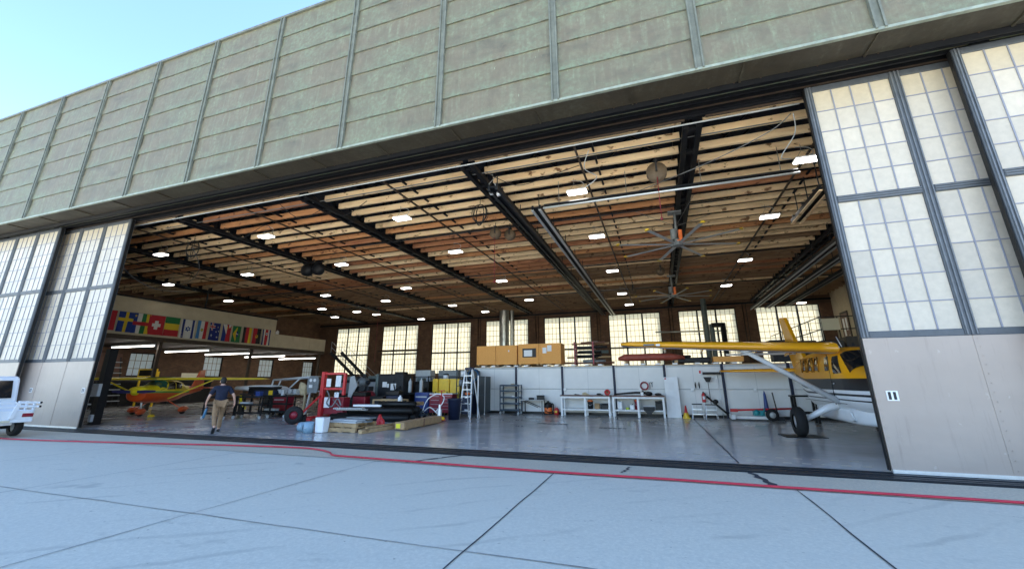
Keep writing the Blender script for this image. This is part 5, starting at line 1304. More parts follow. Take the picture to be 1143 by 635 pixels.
def pail(label, x, y, z, m, lid, h=.36, r=.14):
    t = thing('bucket', label, 'bucket', (x, y, z))
    b = MB(); b.lathe([(0, 0), (r * .88, 0), (r, h), (r * .95, h), (r * .84, .01)], n=18); b.build('pail', M[m], t)
    if lid: b = MB(); b.lathe([(r * 1.04, h - .02), (r * 1.04, h + .03), (r * .4, h + .06), (0, h + .06)], n=18); b.build('lid', M[lid], t)
    b = MB(); b.tube([(-r, 0, h - .05), (-r * .7, -.1, h * .6), (0, -r - .02, h * .45), (r * .7, -.1, h * .6), (r, 0, h - .05)], .006, 5); b.build('bail', M['alu'], t)
pail('dark pail with an orange lid on the lower shelf of the left bench', -3.4, 21.5, .33, 'char', 'orangep')
case('carton', 'tan carton on the lower shelf of the left bench', 'box', (-3.05, 21.45, .33), (.24, .25, .26), 'card', 0, 'card')
case('storage_tub', 'black tub on the right of the left bench lower shelf', 'tub', (-2.68, 21.45, .33), (.40, .3, .26), 'black', 0, 'char')
t = thing('jerrycan', 'tall white jug on the lower shelf of the right bench', 'jug', (-1.98, 21.45, .33)); b = MB(); b.b2((-.11, -.1, 0), (.11, .1, .36)); b.build('body', M['white'], t, .03); b = MB(); b.cyl((-.05, 0, .36), .03, .05, n=12); b.build('cap', M['ltgrey'], t)
t = thing('jerrycan', 'small white jug on the middle of the right bench lower shelf', 'jug', (-1.42, 21.45, .33)); b = MB(); b.b2((-.1, -.1, 0), (.1, .1, .22)); b.build('body', M['white'], t, .03); b = MB(); b.cyl((.03, 0, .22), .03, .04, n=12); b.build('cap', M['black'], t)
t = thing('spray_can', 'lime green can lying on the right bench lower shelf', 'can', (-1.62, 21.42, .33)); b = MB(); b.cyl((-.09, 0, .05), .05, .15, 'X', 14); b.build('body', mat('lime', (.45, .6, .05), .4), t); b = MB(); b.cyl((.06, 0, .05), .03, .04, 'X', 12); b.build('cap', M['black'], t)
pail('red can with an orange top on the right bench lower shelf', -1.2, 21.55, .33, 'dkred', 'orangep', .4, .11)
case('storage_tub', 'grey open case with white papers on the right bench lower shelf', 'case', (-.66, 21.45, .33), (.5, .35, .18), 'char', .1, 'paper')
case('storage_tub', 'black box at the right end of the right bench lower shelf', 'box', (-.2, 21.45, .33), (.32, .35, .40), 'black', 0, 'black')
b = MB(); b.add([(-.9, 21.12, .34), (-.4, 21.12, .34), (-.55, 21.10, .18), (-.7, 21.10, .14)], [(0, 1, 2, 3)]); b.add([(-.9, 21.16, .34), (-.4, 21.16, .34), (-.55, 21.14, .18), (-.7, 21.14, .14)], [(3, 2, 1, 0)]); tag(b.build('hanging_cloth', M['black']), 'black cloth draping over the edge of the right bench lower shelf', 'cloth')
t = thing('hose_roll', 'red rimmed roll of white tape standing on the right end of the left bench', 'roll', (-2.52, 21.3, 1.11)); b = MB(); b.lathe([(.07, -.08), (.14, -.08), (.14, .08), (.07, .08), (.07, -.08)], axis='Y', n=20); b.build('rim', M['red'], t); b = MB(); b.lathe([(.0, -.083), (.075, -.083), (.075, -.07)], axis='Y', n=16); b.build('core', M['card'], t)
b = MB(); b.prism([(0, 0), (.36, 0), (.30, .04), (.12, .13), (.02, .10)], .2, (-3.75, 21.3, .975)); tag(b.build('angled_block', M['cloth']), 'pale wedge lying on the left bench', 'wedge')
b = MB(); b.tube([(-2.2, 21.5, 1.02), (-1.2, 21.45, 1.10), (-.75, 21.4, 1.09)], [.035, .05, .06], 10); b.cyl((-.9, 21.4, 1.09), .10, .06, 'X', 14); b.ell((-.62, 21.4, 1.06), (.18, .12, .10), 8); tag(b.build('spar_tool', M['black']), 'long black spar with a bracket lying along the right bench', 'spar')
b = MB(); b.b2((-.98, 21.25, .975), (-.85, 21.32, 1.13)); tag(b.build('sample_bottle', M['white']), 'small white bottle standing before the black spar on the right bench', 'bottle')
for (x, s, lab) in ((-4.1, .05, 'small wire hook stand on the left end of the left bench'), (-2.95, .09, 'dark hand tool near the middle of the left bench'), (-.2, .11, 'dark hand tool at the right end of the right bench')):
    b = MB(); b.ell((x, 21.45, .975 + s * .5), (s * 1.4, s, s * .5), 8); b.tube([(x, 21.45, .99), (x + .1, 21.4, 1.0), (x + .2, 21.42, .99)], .015, 6); tag(b.build('hand_tool', M['char']), lab, 'tool')
t = thing('cord_loop', 'red cable loop hanging on the partition above the right bench', 'cable', (-.80, 21.93, 1.40)); b = MB()
for k in range(3):
    rr = .15 + .02 * k; b.tube([(rr * math.cos(a), -.02 - .015 * k, rr * math.sin(a)) for a in [2 * math.pi * i / 20 for i in range(21)]], .018, 6, cap=False)
b.build('loop', M['dkred'], t); b = MB(); b.cyl((0, .07, .15), .012, -.10, 'Y', 6); b.build('hook', M['char'], t)
b = MB(); b.tube([(-.55, 21.95, 1.30), (-.55, 21.93, 1.55), (-.50, 21.93, 1.58), (-.46, 21.93, 1.50)], .012, 5); b.tube([(-.44, 21.95, 1.35), (-.44, 21.93, 1.57), (-.38, 21.93, 1.58)], .012, 5); tag(b.build('wire_hook', M['char']), 'bent wire hooks hanging on the partition right of the red loop', 'hook')
t = thing('loose_panel', 'tall white panel leaning against the partition right of the benches', 'panel', (.12, 21.5, 0))
rot = Matrix.Rotation(R(-11), 3, 'X')
b = MB(); b.b2((0, 0, 0), (.62, .045, 1.84)); b.v = [tuple(rot @ V(p)) for p in b.v]; b.build('sheet', M['white'], t, .01)
b = MB(); b.b2((.18, -.004, 1.25), (.44, -.001, 1.58)); b.v = [tuple(rot @ V(p)) for p in b.v]; b.build('notice', M['paper'], t)
b = MB(); b.b2((.03, -.005, 1.73), (.10, -.001, 1.80)); b.v = [tuple(rot @ V(p)) for p in b.v]; b.build('sticker', M['red'], t)
t = thing('traffic_cone', 'small red cone nested on a yellow base beside the leaning panel', 'cone', (.93, 21.35, 0))
b = MB(); b.lathe([(.08, .22), (.03, .55), (.0, .56)], n=16); b.build('cone', M['red'], t)
b = MB(); b.b2((-.15, -.15, 0), (.15, .15, .05)); b.lathe([(.14, .05), (.10, .22), (.11, .24), (0, .25)], n=14); b.build('base', M['yellowp'], t)
def stool(label, x, y, h):
    t = thing('step_stool', label, 'step stool', (x, y, 0), 0, 'aluminium step stools')
    for s in (-1, 1):
        b = MB(); b.bar((s * .24, -.20, 0), (s * .19, 0, h), .03); each(b, 'leg', M['alu'], t)
        b = MB(); b.bar((s * .24, .22, 0), (s * .19, .03, h), .03); each(b, 'leg', M['alu'], t)
    for k in range(1, 3):
        q = k / 3; b = MB(); b.b2((-.22, -.2 * (1 - q) - .06, h * q - .015), (.22, -.2 * (1 - q) + .06, h * q + .015)); b.build('step', M['alu'], t)
    b = MB(); b.b2((-.21, -.07, h), (.21, .12, h + .04)); b.build('top_step', M['char'], t)
stool('aluminium step stool before the partition, left of two', 1.42, 21.3, .60)
stool('aluminium step stool before the partition, right of two with a plain top', 1.98, 21.4, .58)
t = thing('push_broom', 'push broom standing upside down against the partition by the fire extinguisher', 'broom', (2.06, 21.8, .6))
b = MB(); b.tube([(0, 0, 0), (-.02, .05, 1.0)], .014, 6); b.build('handle', M['char'], t); b = MB(); b.prism([(-.08, .98), (.08, .98), (.17, 1.20), (-.17, 1.20)], .1, (-.02, 0, 0)); b.build('brush', M['black'], t)
t = thing('floor_squeegee', 'wide black floor squeegee leaning head up on a partition post', 'squeegee', (2.5, 21.8, 0))
b = MB(); b.tube([(0, 0, 0), (-.02, .06, 1.93)], .016, 6); b.build('handle', M['alu'], t); b = MB(); b.b2((-.64, .03, 1.91), (.12, .1, 2.02)); b.build('head', M['black'], t)
t = thing('fire_extinguisher', 'red fire extinguisher hanging on the partition', 'extinguisher', (1.78, 21.86, .68))
b = MB(); b.lathe([(0, 0), (.075, 0), (.08, .03), (.08, .34), (.03, .42), (0, .42)], n=16); b.build('cylinder', M['red'], t)
b = MB(); b.b2((-.03, -.1, .42), (.03, .05, .47)); b.tube([(0, -.06, .43), (.09, -.08, .38), (.10, -.07, .15)], .014, 6); b.build('valve', M['black'], t); b = MB(); b.b2((-.05, -.085, .13), (.05, -.07, .27)); b.build('label', M['paper'], t)
for k, (x, lab) in enumerate(((1.50, 'black handled snips hanging on the partition, left of a pair'), (1.66, 'black handled snips hanging on the partition, right of a pair'))):
    b = MB(); b.tube([(x, 21.95, 1.30), (x - .01, 21.93, 1.45), (x, 21.95, 1.58)], [.02, .035, .012], 6); tag(b.build('snips', M['black']), lab, 'tool')
b = MB(); b.b2((1.68, 21.985, 1.92), (1.84, 21.995, 2.14)); tag(b.build('wall_sign', M['paper']), 'small white and red sign high on the partition above the broom', 'sign'); s_ = bpy.data.objects['wall_sign']
b = MB(); b.b2((1.72, 21.978, 1.97), (1.80, 21.984, 2.10)); b.build('red_mark', M['red'], s_)
b = MB(); b.tube([(1.9, 21.8, .95), (2.25, 21.7, .6), (2.75, 21.55, .12)], .045, 8); b.ell((2.25, 21.75, .72), (.12, .08, .10), 8, 0); tag(b.build('blower_tube', M['black']), 'black leaf blower tube leaning from the fire extinguisher to the floor', 'blower')
# towing tug
t = thing('tow_tug', 'white low aircraft tug with a spoked wheel and red tow bar before the partition', 'tug', (2.7, 21.0, 0))
b = MB(); b.b2((0, -.2, .05), (.16, .5, .24)); b.b2((.16, -.05, .06), (1.5, .35, .18)); b.build('frame', M['white'], t, .02)
b = MB(); b.tube([(.12, .1, .40), (2.35, .12, .50)], .04, 8); b.b2((.02, .0, .34), (.3, .2, .46)); b.build('tow_bar', M['red'], t)
b = MB(); b.b2((.9, -.06, .2), (1.3, .3, .42)); b.ell((1.0, -.05, .33), (.12, .1, .12), 8); b.tube([(1.2, -.1, .22), (1.3, -.12, .5)], .03, 6); b.build('winch', M['teal'], t)
g = MB(); g.lathe([(.12, -.06), (.22, -.07), (.25, 0), (.22, .07), (.12, .06)], (1.55, -.14, .25), 'Y', 24); ty = g.build('tyre', M['rubber'], t); g = MB(); g.lathe([(0, -.07), (.05, -.08), (.14, -.05), (.14, .05), (0, .06)], (1.55, -.14, .25), 'Y', 18); g.build('rim', M['ltgrey'], ty)
b = MB(); b.b2((1.7, -.1, .03), (2.0, .2, .16)); b.tube([(1.8, .05, .16), (1.72, .1, 1.15)], .03, 6); b.build('drive_unit', M['char'], t, .015)
t = thing('folded_umbrella', 'folded blue umbrella standing behind the white tug', 'umbrella', (4.25, 21.75, .3)); b = MB(); b.lathe([(.01, .9), (.05, .75), (.09, .2), (.12, .02), (0, 0)], n=10); b.build('canopy', M['blue'], t); b = MB(); b.tube([(0, 0, -.25), (0, 0, .95)], .012, 6); b.build('shaft', M['alu'], t)
t = thing('work_stand', 'black work stand behind the near wheel of the yellow and white aeroplane', 'stand', (4.95, 20.2, 0))
b = MB()
for x in (0, .72):
    for y in (0, .4): b.b2((x, y, 0), (x + .08, y + .08, 1.0))
each(b, 'leg', M['black'], t); b = MB(); b.b2((-.05, -.03, 1.0), (.86, .5, 1.06)); b.b2((.085, .01, .35), (.715, .05, .45)); b.build('top', M['black'], t)

# ------------------------------------------------------------------ middle of the floor: cage, ladder, chests, cabinets
t = thing('wire_cage', 'tall dark mesh cage with white posts left of the partition', 'cage', (-8.5, 19.4, 0), R(99))
b = MB()
for x in (0, 1.35, 2.7):
    b.b2((x - .025, -.025, 0), (x + .025, .025, 1.92))
each(b, 'post', M['white'], t)
b = MB()
for k in range(2): b.b2((.03 + 1.35 * k, -.008, .10), (1.32 + 1.35 * k, .008, 1.86))
b.build('mesh_panel', mat('cage_mesh', (.04, .055, .06), .45, .4, .4, 30), t)
b = MB()
for z in (.08, .95, 1.86): b.b2((.03, -.02, z), (2.67, .02, z + .03))
for k in range(1, 12): b.b2((.225 * k - .004, -.012, .1), (.225 * k + .004, .012, 1.86))
b.build('mesh_frame', M['bluegrey'], t)
t = thing('step_ladder', 'tall white and blue step ladder standing beside the dark cage', 'ladder', (-8.62, 18.5, 0))
for s in (-1, 1):
    b = MB(); b.bar((s * .28, -.3, 0), (s * .18, .05, 2.2), .04, .09); each(b, 'rail', M['white'], t)
    b = MB(); b.bar((s * .28, .75, 0), (s * .18, .12, 2.15), .03, .06); each(b, 'rear_rail', M['white'], t)
for k in range(1, 7):
    q = k / 7; b = MB(); b.b2((-.27 + .09 * q, -.3 + .35 * q - .05, 2.2 * q), (.27 - .09 * q, -.3 + .35 * q + .05, 2.2 * q + .03)); b.build('tread', M['alu'], t)
b = MB(); b.b2((-.2, 0, 2.16), (.2, .18, 2.28)); b.build('top_cap', M['navy'], t, .02)
t = thing('drawer_cabinet', 'navy drawer cabinet with white labels behind the step ladder', 'cabinet', (-9.05, 19.3, 0))
b = MB(); b.b2((-.28, 0, .12), (.28, .5, 1.0)); b.build('body', M['navy'], t, .01)
for z in (.2, .5, .78): b = MB(); b.b2((-.25, -.015, z), (.25, -.001, z + .2)); d = b.build('drawer', M['navy'], t); b = MB(); b.b2((-.1, -.02, z + .07), (.1, -.016, z + .14)); b.build('label', M['paper'], d)
b = MB(); b.ell((-.05, .2, 1.05), (.15, .1, .06), 8); b.build('tray', M['orangep'], t)
t = thing('blue_fan', 'tall bright blue drum fan on a stand above the drawer cabinet', 'fan', (-9.0, 20.0, 0))
b = MB(); b.tube([(0, 0, 0), (0, 0, 1.6)], .04, 8); b.b2((-.25, -.25, 0), (.25, .25, .05)); b.build('stand', M['bluegrey'], t)
b = MB(); b.lathe([(.24, -.15), (.30, -.12), (.30, .12), (.24, .15)], (0, 0, 1.95), 'Y', 20); b.b2((-.05, -.05, 1.55), (.05, .05, 1.7)); b.build('drum', mat('fan_blue', (.012, .07, .16), .4), t); b = MB(); b.cyl((0, -.03, 1.95), .25, .06, 'Y', 16); b.build('blades', M['black'], t)
t = thing('trash_can', 'round navy trash can on the floor beside the step ladder', 'trash can', (-8.95, 17.8, 0))
b = MB(); b.lathe([(0, 0), (.25, 0), (.30, .82), (.32, .84), (.32, .90), (.28, .90), (.24, .05)], n=24); b.build('bin', M['navy'], t); b = MB(); b.lathe([(.27, .89), (.26, .7), (0, .66)], n=20); b.build('liner', M['black'], t)
for s in (-1, 1): b = MB(); b.b2((s * .33 - .03, -.07, .72), (s * .33 + .03, .07, .78)); b.build('handle', M['navy'], t)
def chest(label, x0, x1, y, z1, m, nd, top=None, d=.55):
    t = thing('tool_chest', label, 'tool chest', (x0, y, 0), 0, 'rolling tool chests')
    w = x1 - x0
    b = MB(); b.b2((0, 0, .14), (w, d, z1)); b.build('cabinet', M[m], t, .012)
    h = (z1 - .24) / nd
    for k in range(nd):
        b = MB(); b.b2((.03, -.018, .18 + k * h), (w - .03, -.001, .18 + (k + .92) * h)); dr = b.build('drawer', M[m], t); b = MB(); b.b2((.08, -.03, .18 + (k + .78) * h), (w - .08, -.018, .18 + (k + .86) * h)); b.build('handle', M['ltgrey'], dr)
    if top: b = MB(); b.b2((-.02, -.02, z1), (w + .02, d + .02, z1 + .04)); b.build('worktop', M[top], t)
    for x in (.08, w - .08):
        b = MB(); b.cyl((x, .05, .07), .07, .04, 'Y', 12); b.b2((x - .03, .04, .07), (x + .03, .1, .14)); each(b, 'caster', M['black'], t)
        b = MB(); b.cyl((x, d - .1, .07), .07, .04, 'Y', 12); each(b, 'caster', M['black'], t)
chest('bright blue rolling tool chest left of the maroon chests', -12.1, -11.3, 19.5, 1.1, 'blue', 1)
chest('maroon rolling tool chest with a white top behind the red scrubber', -11.22, -10.6, 19.5, 1.02, 'dkred', 4, 'white')
chest('maroon rolling tool chest next to the round trash can', -10.55, -9.95, 19.5, 1.02, 'dkred', 5, 'white')
def fcab(label, x0, x1):
    t = thing('flammables_cabinet', label, 'cabinet', (x0, 21.2, .0), 0, 'yellow safety cabinets')
    w = x1 - x0; b = MB(); b.b2((0, 0, .08), (w, .45, 1.78)); b.build('cabinet', M['yellowp'], t, .01)
    b = MB(); b.b2((.03, -.02, .14), (w - .03, -.001, 1.72)); d = b.build('door', M['yellowp'], t); b = MB(); b.b2((w - .12, -.05, .9), (w - .08, -.02, 1.1)); b.build('handle', M['black'], d)
fcab('yellow safety cabinet behind the tool chests, narrow left one of three', -12.05, -11.72)
fcab('yellow safety cabinet behind the tool chests, middle one of three', -11.66, -11.02)
fcab('yellow safety cabinet behind the tool chests, right one of three', -10.97, -10.35)
pail('white tub standing on the middle yellow cabinet', -11.35, 21.4, 1.78, 'white', 'black', .22, .16)
case('equipment_cabinet', 'tall pale grey cabinet behind the yellow cabinets, left one', 'cabinet', (-13.6, 23.0, 0), (1.0, .6, 2.3), 'ltgrey', 0, 'ltgrey')
case('equipment_cabinet', 'tall mid grey cabinet behind the yellow cabinets, right one', 'cabinet', (-12.0, 23.2, 0), (1.3, .6, 2.28), 'grey', 0, 'grey')
case('equipment_cabinet', 'dark grey cabinet between the yellow cabinets and the step ladder', 'cabinet', (-9.9, 21.6, 0), (.8, .6, 2.2), 'char', 0, 'char')
t = thing('storage_rack', 'dark metal rack with parts behind the trash can', 'rack', (-10.2, 20.4, 0))
b = MB()
for x in (0, .85):
    for y in (0, .4): b.b2((x, y, 0), (x + .04, y + .04, 2.25))
each(b, 'upright', M['black'], t)
for z in (.4, .9, 1.4, 1.85, 2.2): b = MB(); b.b2((.042, .0, z), (.848, .438, z + .03)); b.build('shelf', M['char'], t)
for (x, z, m_, s) in ((.2, 1.43, 'grey', .13), (.55, 1.43, 'ltgrey', .1), (.3, 1.88, 'white', .14), (.65, .93, 'grey', .12), (.6, 1.88, 'greengrey', .1)):
    b = MB(); b.lathe([(0, 0), (s, 0), (s, s * 2), (s * .4, s * 2.4), (0, s * 2.4)], (x, .2, z), n=12); b.build('canister', M[m_], t)
# red base floor machine with hose
t = thing('floor_scrubber', 'red based upright floor machine with a looping white hose beside the long carton', 'floor machine', (-9.2, 16.9, 0))
b = MB(); b.lathe([(0, .03), (.27, .03), (.28, .08), (.20, .15), (.08, .2), (0, .2)], n=20); b.build('base', M['red'], t)
b = MB(); b.cyl((0, 0, .2), .10, .28, n=14); b.cyl((0, 0, .48), .06, .2, n=12); b.build('motor', M['alu'], t)
b = MB(); b.tube([(0, .05, .3), (.0, .12, 1.25)], .022, 8); b.tube([(-.15, .12, 1.25), (.15, .12, 1.25)], .02, 6); b.build('handle', M['red'], t)
b = MB(); b.tube(smooth([(-.1, 0, .3), (-.55, .1, .55), (-.95, .2, .35), (-.75, .2, .85), (-.3, .2, 1.1), (.1, .15, 1.0), (.05, .1, .7), (-.25, .05, .35)]), .022, 8); b.build('hose', M['white'], t)
b = MB(); b.ell((.2, -.1, .12), (.1, .08, .08), 8); b.build('clamp', M['yellowp'], t)
t = thing('platform_cart', 'low dark blue platform cart behind the long carton', 'cart', (-10.5, 17.1, 0))
b = MB(); b.b2((-.45, -.3, .2), (.45, .3, .26)); b.build('deck', M['bluegrey'], t, .01)
b = MB(); b.tube([(-.43, -.28, .26), (-.43, -.28, .42), (-.43, .28, .42), (-.43, .28, .26)], .02, 6); b.tube([(.43, -.28, .26), (.43, -.28, .38), (.43, .28, .38), (.43, .28, .26)], .02, 6); each(b, 'rail', M['bluegrey'], t)
for x in (-.35, .35):
    for y in (-.24, .2): b = MB(); b.cyl((x, y, .09), .09, .05, 'Y', 14); b.b2((x - .03, y, .1), (x + .03, y + .05, .2)); b.build('wheel', M['black'], t)
case('engine_part', 'dark gearbox resting on the low platform cart', 'machine part', (-10.45, 17.1, .26), (.5, .35, .22), 'char', .3, 'black')
# long carton with yellow label
t = thing('long_carton', 'long low brown carton with a yellow label on its near end', 'carton', (-9.0, 13.35, 0), R(2))
b = MB(); b.b2((-.02, 0, .03), (.36, 2.9, .27)); b.build('box', M['card'], t, .012)
b = MB(); b.b2((.03, -.006, .07), (.20, -.001, .22)); b.build('label', mat('label_yellow', (.85, .72, .03), .5), t)
b = MB(); b.b2((-.03, 1.38, .02), (.37, 1.44, .28)); b.build('strap', M['brown'], t)
b = MB()
for y in (.2, 1.4, 2.6): b.b2((0, y, 0), (.34, y + .1, .03))
each(b, 'skid', M['wood'], t)
def timberpile(label, base, items, rz=0):
    t = thing('timber_pile', label, 'timber', base, rz)
    for (x0, y0, z0, x1, y1, z1, m_) in items: b = MB(); b.b2((x0, y0, z0), (x1, y1, z1)); b.build('plank', M[m_], t, .006)
    return t
timberpile('pale square timbers lying on the floor in front of the black stack', (-9.55, 12.1, 0), [(0, 0, 0, .14, 2.6, .11, 'wood'), (-.25, .25, 0, -.12, 2.5, .10, 'wood'), (-.6, .5, 0, -.32, 2.3, .09, 'black'), (-.2, .5, .105, -.09, 2.8, .17, 'wood')], R(-4))
b = MB(); b.lathe([(.20, 0), (.16, .05), (.09, .25), (.03, .38), (0, .39)], (-9.85, 13.6, .11), n=9); b.ell((-9.72, 13.55, .2), (.12, .1, .16), 8); tag(b.build('red_cloth', M['red']), 'red cloth heaped to a point on the pale timbers', 'cloth')
def pallet(label, x, y, z, rz=0, m='wood', w=1.2, d=1.0):
    t = thing('pallet', label, 'pallet', (x, y, z), rz, 'wooden pallets')
    b = MB()
    for k in range(6): b.b2((-w / 2 + k * w / 6 + .015, -d / 2, .12), (-w / 2 + (k + 1) * w / 6 - .015, d / 2, .14))
    b.build('top_board', M[m], t)
    for y_ in (-d / 2, -.05, d / 2 - .1): b = MB(); b.b2((-w / 2, y_, .02), (w / 2, y_ + .1, .12)); b.build('stringer', M[m], t)
    b = MB()
    for k in (0, 2.5, 5): b.b2((-w / 2 + k * w / 6 + .015, -d / 2, 0), (-w / 2 + (k + 1) * w / 6 - .015, d / 2, .02))
    each(b, 'bottom_board', M[m], t)
pallet('wooden pallet at the bottom of the stack beside the white bin', -10.45, 12.75, 0, .05)
pallet('wooden pallet on top of another beside the white bin', -10.40, 12.85, .145, -.06)
t = timberpile('grey weathered boards stacked on the upper wooden pallet', (-10.4, 12.8, .29), [(-.75, -.45, 0, .6, -.15, .05, 'ltgrey'), (-.6, -.10, 0, .75, .20, .05, 'grey'), (-.7, .22, 0, .5, .45, .06, 'grey'), (-.55, -.35, .055, .55, .05, .10, 'ltgrey'), (-.3, .0, .11, .8, .3, .15, 'grey')], -.1)
pail('pale blue bucket on the floor at the near left of the pallets', -11.4, 11.85, 0, 'skyblue', None, .34, .17)
b = MB(); b.lathe([(.12, -.12), (.15, -.12), (.17, .14), (.14, .14)], (-11.9, 12.1, .15), 'X', 14); tag(b.build('bucket', M['skyblue']), 'small blue bucket lying on its side left of the pallets', 'bucket')
t = thing('waste_bin', 'tall white square bin in front of the wooden pallets', 'bin', (-11.02, 12.05, 0)); b = MB(); b.box((0, 0, .24), (.32, .28, .48), taper=1.15); b.build('bin', M['white'], t, .03); b = MB(); b.b2((-.17, -.15, .46), (.17, .15, .49)); b.build('rim', M['ltgrey'], t)
# black stack of rolled mats and girders
t = thing('material_stack', 'long stack of black rolled mats and beams across the middle of the floor', 'stack', (-11.9, 16.2, 0), R(9))
for k, (y, z, r, x0, x1) in enumerate(((-.45, .16, .16, -1.9, 1.7), (-.10, .17, .17, -1.8, 1.9), (.26, .16, .16, -1.7, 1.8), (-.28, .44, .15, -1.2, 1.8), (.08, .45, .16, -1.0, 1.9), (-.08, .70, .12, .1, 1.8))):
    b = MB(); b.tube([(x0, y, z), (x1, y, z)], r, 14); b.tube([(x1 - .01, y, z), (x1 + .03, y, z)], r * .5, 10); b.build('roll', M['black'], t)
b = MB()
for k in range(16): b.cyl((-1.55 + k * .085, -.62, .55), .035, .25, 'Y', 8)
b.b2((-1.6, -.6, .46), (-.2, -.3, .51)); b.build('roller_conveyor', M['ltgrey'], t)
b = MB(); b.b2((-1.0, -.3, .60), (.3, .1, .68)); b.build('white_board', M['white'], t)
t = thing('crate_frame', 'open pale wood crate frame lying on the black stack', 'crate frame', (-12.1, 17.1, .45))
b = MB()
for z in (.0, .34): b.b2((-.75, -.02, z), (.75, .04, z + .06)); b.b2((-.75, .6, z), (.75, .66, z + .06))
for x in (-.75, -.05, .69): b.b2((x, -.025, .0), (x + .07, .045, .4)); b.b2((x, .6, .0), (x + .07, .665, .4)); b.b2((x, .046, .34), (x + .06, .598, .39))
b.build('frame', M['wood'], t)
t = pallet('pale wooden pallet lying on the right part of the black stack', -10.9, 17.0, .62, .1, 'wood', 1.2, .9)
b = MB(); b.lathe([(0, 0), (.10, 0), (.10, .18), (.04, .24), (.04, .28), (0, .28)], (-11.1, 16.7, .77), n=12); tag(b.build('jug', M['white']), 'white jug standing on the pallet over the black stack', 'jug')
# red engine lift
t = thing('engine_lift', 'tall red steel lift frame with papers and a diagonal brace beside the black stack', 'lift', (-15.1, 16.3, 0))
b = MB(); b.b2((-.09, -.09, .05), (.09, .09, 2.1)); b.b2((1.16, -.06, 1.05), (1.28, .06, 2.04)); b.b2((.09, -.05, 1.96), (1.16, .05, 2.06)); b.b2((.09, -.05, 1.28), (1.16, .05, 1.38)); b.build('frame', M['red'], t, .01)
b = MB(); b.bar((0, -.09, 1.05), (-.35, -1.0, .10), .07); b.bar((0, .0, 1.0), (-.25, .9, .1), .07); b.build('brace', M['red'], t)
b = MB(); b.b2((-.45, -1.1, .02), (-.25, .95, .12)); b.b2((-.2, -1.1, .02), (.5, -.98, .12)); b.b2((-.25, -.06, .02), (-.09, .06, .12)); b.build('base', M['red'], t)
for (x, z, w, h) in ((.22, 1.42, .26, .36), (.75, 1.42, .3, .5), (.2, .5, .32, .45), (.75, .95, .25, .22)): b = MB(); b.b2((x, -.06, z), (x + w, -.052, z + h)); b.build('paper_sheet', M['paper'], t)
b = MB(); b.b2((.1, .06, .2), (1.2, .5, .95)); b.build('panel', M['dkred'], t, .02)
b = MB(); b.tube(smooth([(.3, -.05, 1.25), (.5, -.1, 1.0), (.4, -.1, .7), (.7, -.1, .55), (1.0, -.1, .9), (1.2, -.08, .6)]), .03, 6); b.tube([(.9, -.05, 1.2), (.7, -.06, .85), (1.3, -.05, .4)], .025, 6); b.build('hydraulic_hose', M['grey'], t)
t = thing('spare_wheel', 'black tyred wheel on a short axle before the red lift frame', 'wheel', (-14.2, 13.9, 0), R(35))
g = MB(); g.lathe([(.16, -.10), (.31, -.12), (.35, -.05), (.35, .05), (.31, .12), (.16, .10)], (0, 0, .35), 'Y', 24); g.build('tyre', M['rubber'], t)
g = MB(); g.lathe([(0, -.07), (.07, -.09), (.17, -.06), (.17, .06), (0, .07)], (0, 0, .35), 'Y', 16); g.build('rim', M['dkred'], t); b = MB(); b.tube([(0, .1, .35), (.2, .7, .3)], .04, 8); b.b2((.1, .6, 0), (.35, .8, .32)); b.build('axle', M['black'], t)
# aeroplane under repair: white open frame fuselage, cowling and grey firewall
t = thing('stripped_aeroplane', 'white aeroplane with its skin off showing tubes, engine and a grey firewall', 'aeroplane', (-17.0, 17.6, 0), R(4))
b = MB(); b.prism([(-.28, 1.1), (.28, 1.1), (.34, 1.35), (.34, 1.75), (.22, 1.92), (-.22, 1.92), (-.34, 1.75), (-.34, 1.35)], .05, (0, 0, 0), ((1, 0, 0), (0, 0, 1), (0, 1, 0))); fw = b.build('firewall', M['grey'], t)
b = MB(); b.cyl((-.12, -.02, 1.72), .08, .02, 'Y', 14); b.build('fitting', M['paper'], fw); b = MB(); b.cyl((.12, -.02, 1.72), .08, .02, 'Y', 14); b.build('fitting', M['paper'], fw); b = MB(); b.b2((-.2, -.03, 1.35), (.0, -.001, 1.5)); b.build('plate', M['paper'], fw)
b = MB()
for (p, q) in (((-.3, .1, 1.9), (-2.7, .2, 1.75)), ((-2.7, .2, 1.75), (-2.8, .2, 1.25)), ((-.3, .1, 1.15), (-2.8, .2, 1.25)), ((-.9, .12, 1.85), (-1.7, .15, 1.2)), ((-2.2, .2, 1.78), (-2.4, .2, 1.25)), ((-.3, 1.0, 1.9), (-2.7, 1.0, 1.75)), ((-.3, 1.0, 1.15), (-2.8, 1.0, 1.25)), ((-.3, .1, 1.9), (-.3, 1.0, 1.9)), ((-2.7, .2, 1.75), (-2.7, 1.0, 1.75))): b.tube([p, q], .04, 8)
b.build('tube_frame', M['ltgrey'], t)
b = MB(); b.loft([(-2.4, .5, 1.15, 1.42, 2.5), (-3.2, .48, 1.12, 1.5, 2.5), (-4.2, .35, 1.15, 1.48, 2.4), (-5.4, .15, 1.22, 1.42, 2)], 20); b.v = [(x, y + .5, z) for x, y, z in b.v]; b.build('cowling', M['acw'], t)
b = MB(); b.b2((-3.3, -.35, .98), (-2.0, -.1, 1.22)); b.build('blue_panel', M['navy'], t, .02); b = MB(); b.b2((-2.35, -.37, 1.0), (-2.1, -.355, 1.22)); b.build('yellow_tag', M['yellowp'], t)
b = MB()
for k in range(4): b.cyl((-1.65 + k * .30, -.05, 1.18), .11, .3, 'Y', 12); b.b2((-1.76 + k * .30, -.1, 1.02), (-1.54 + k * .30, .2, 1.1))
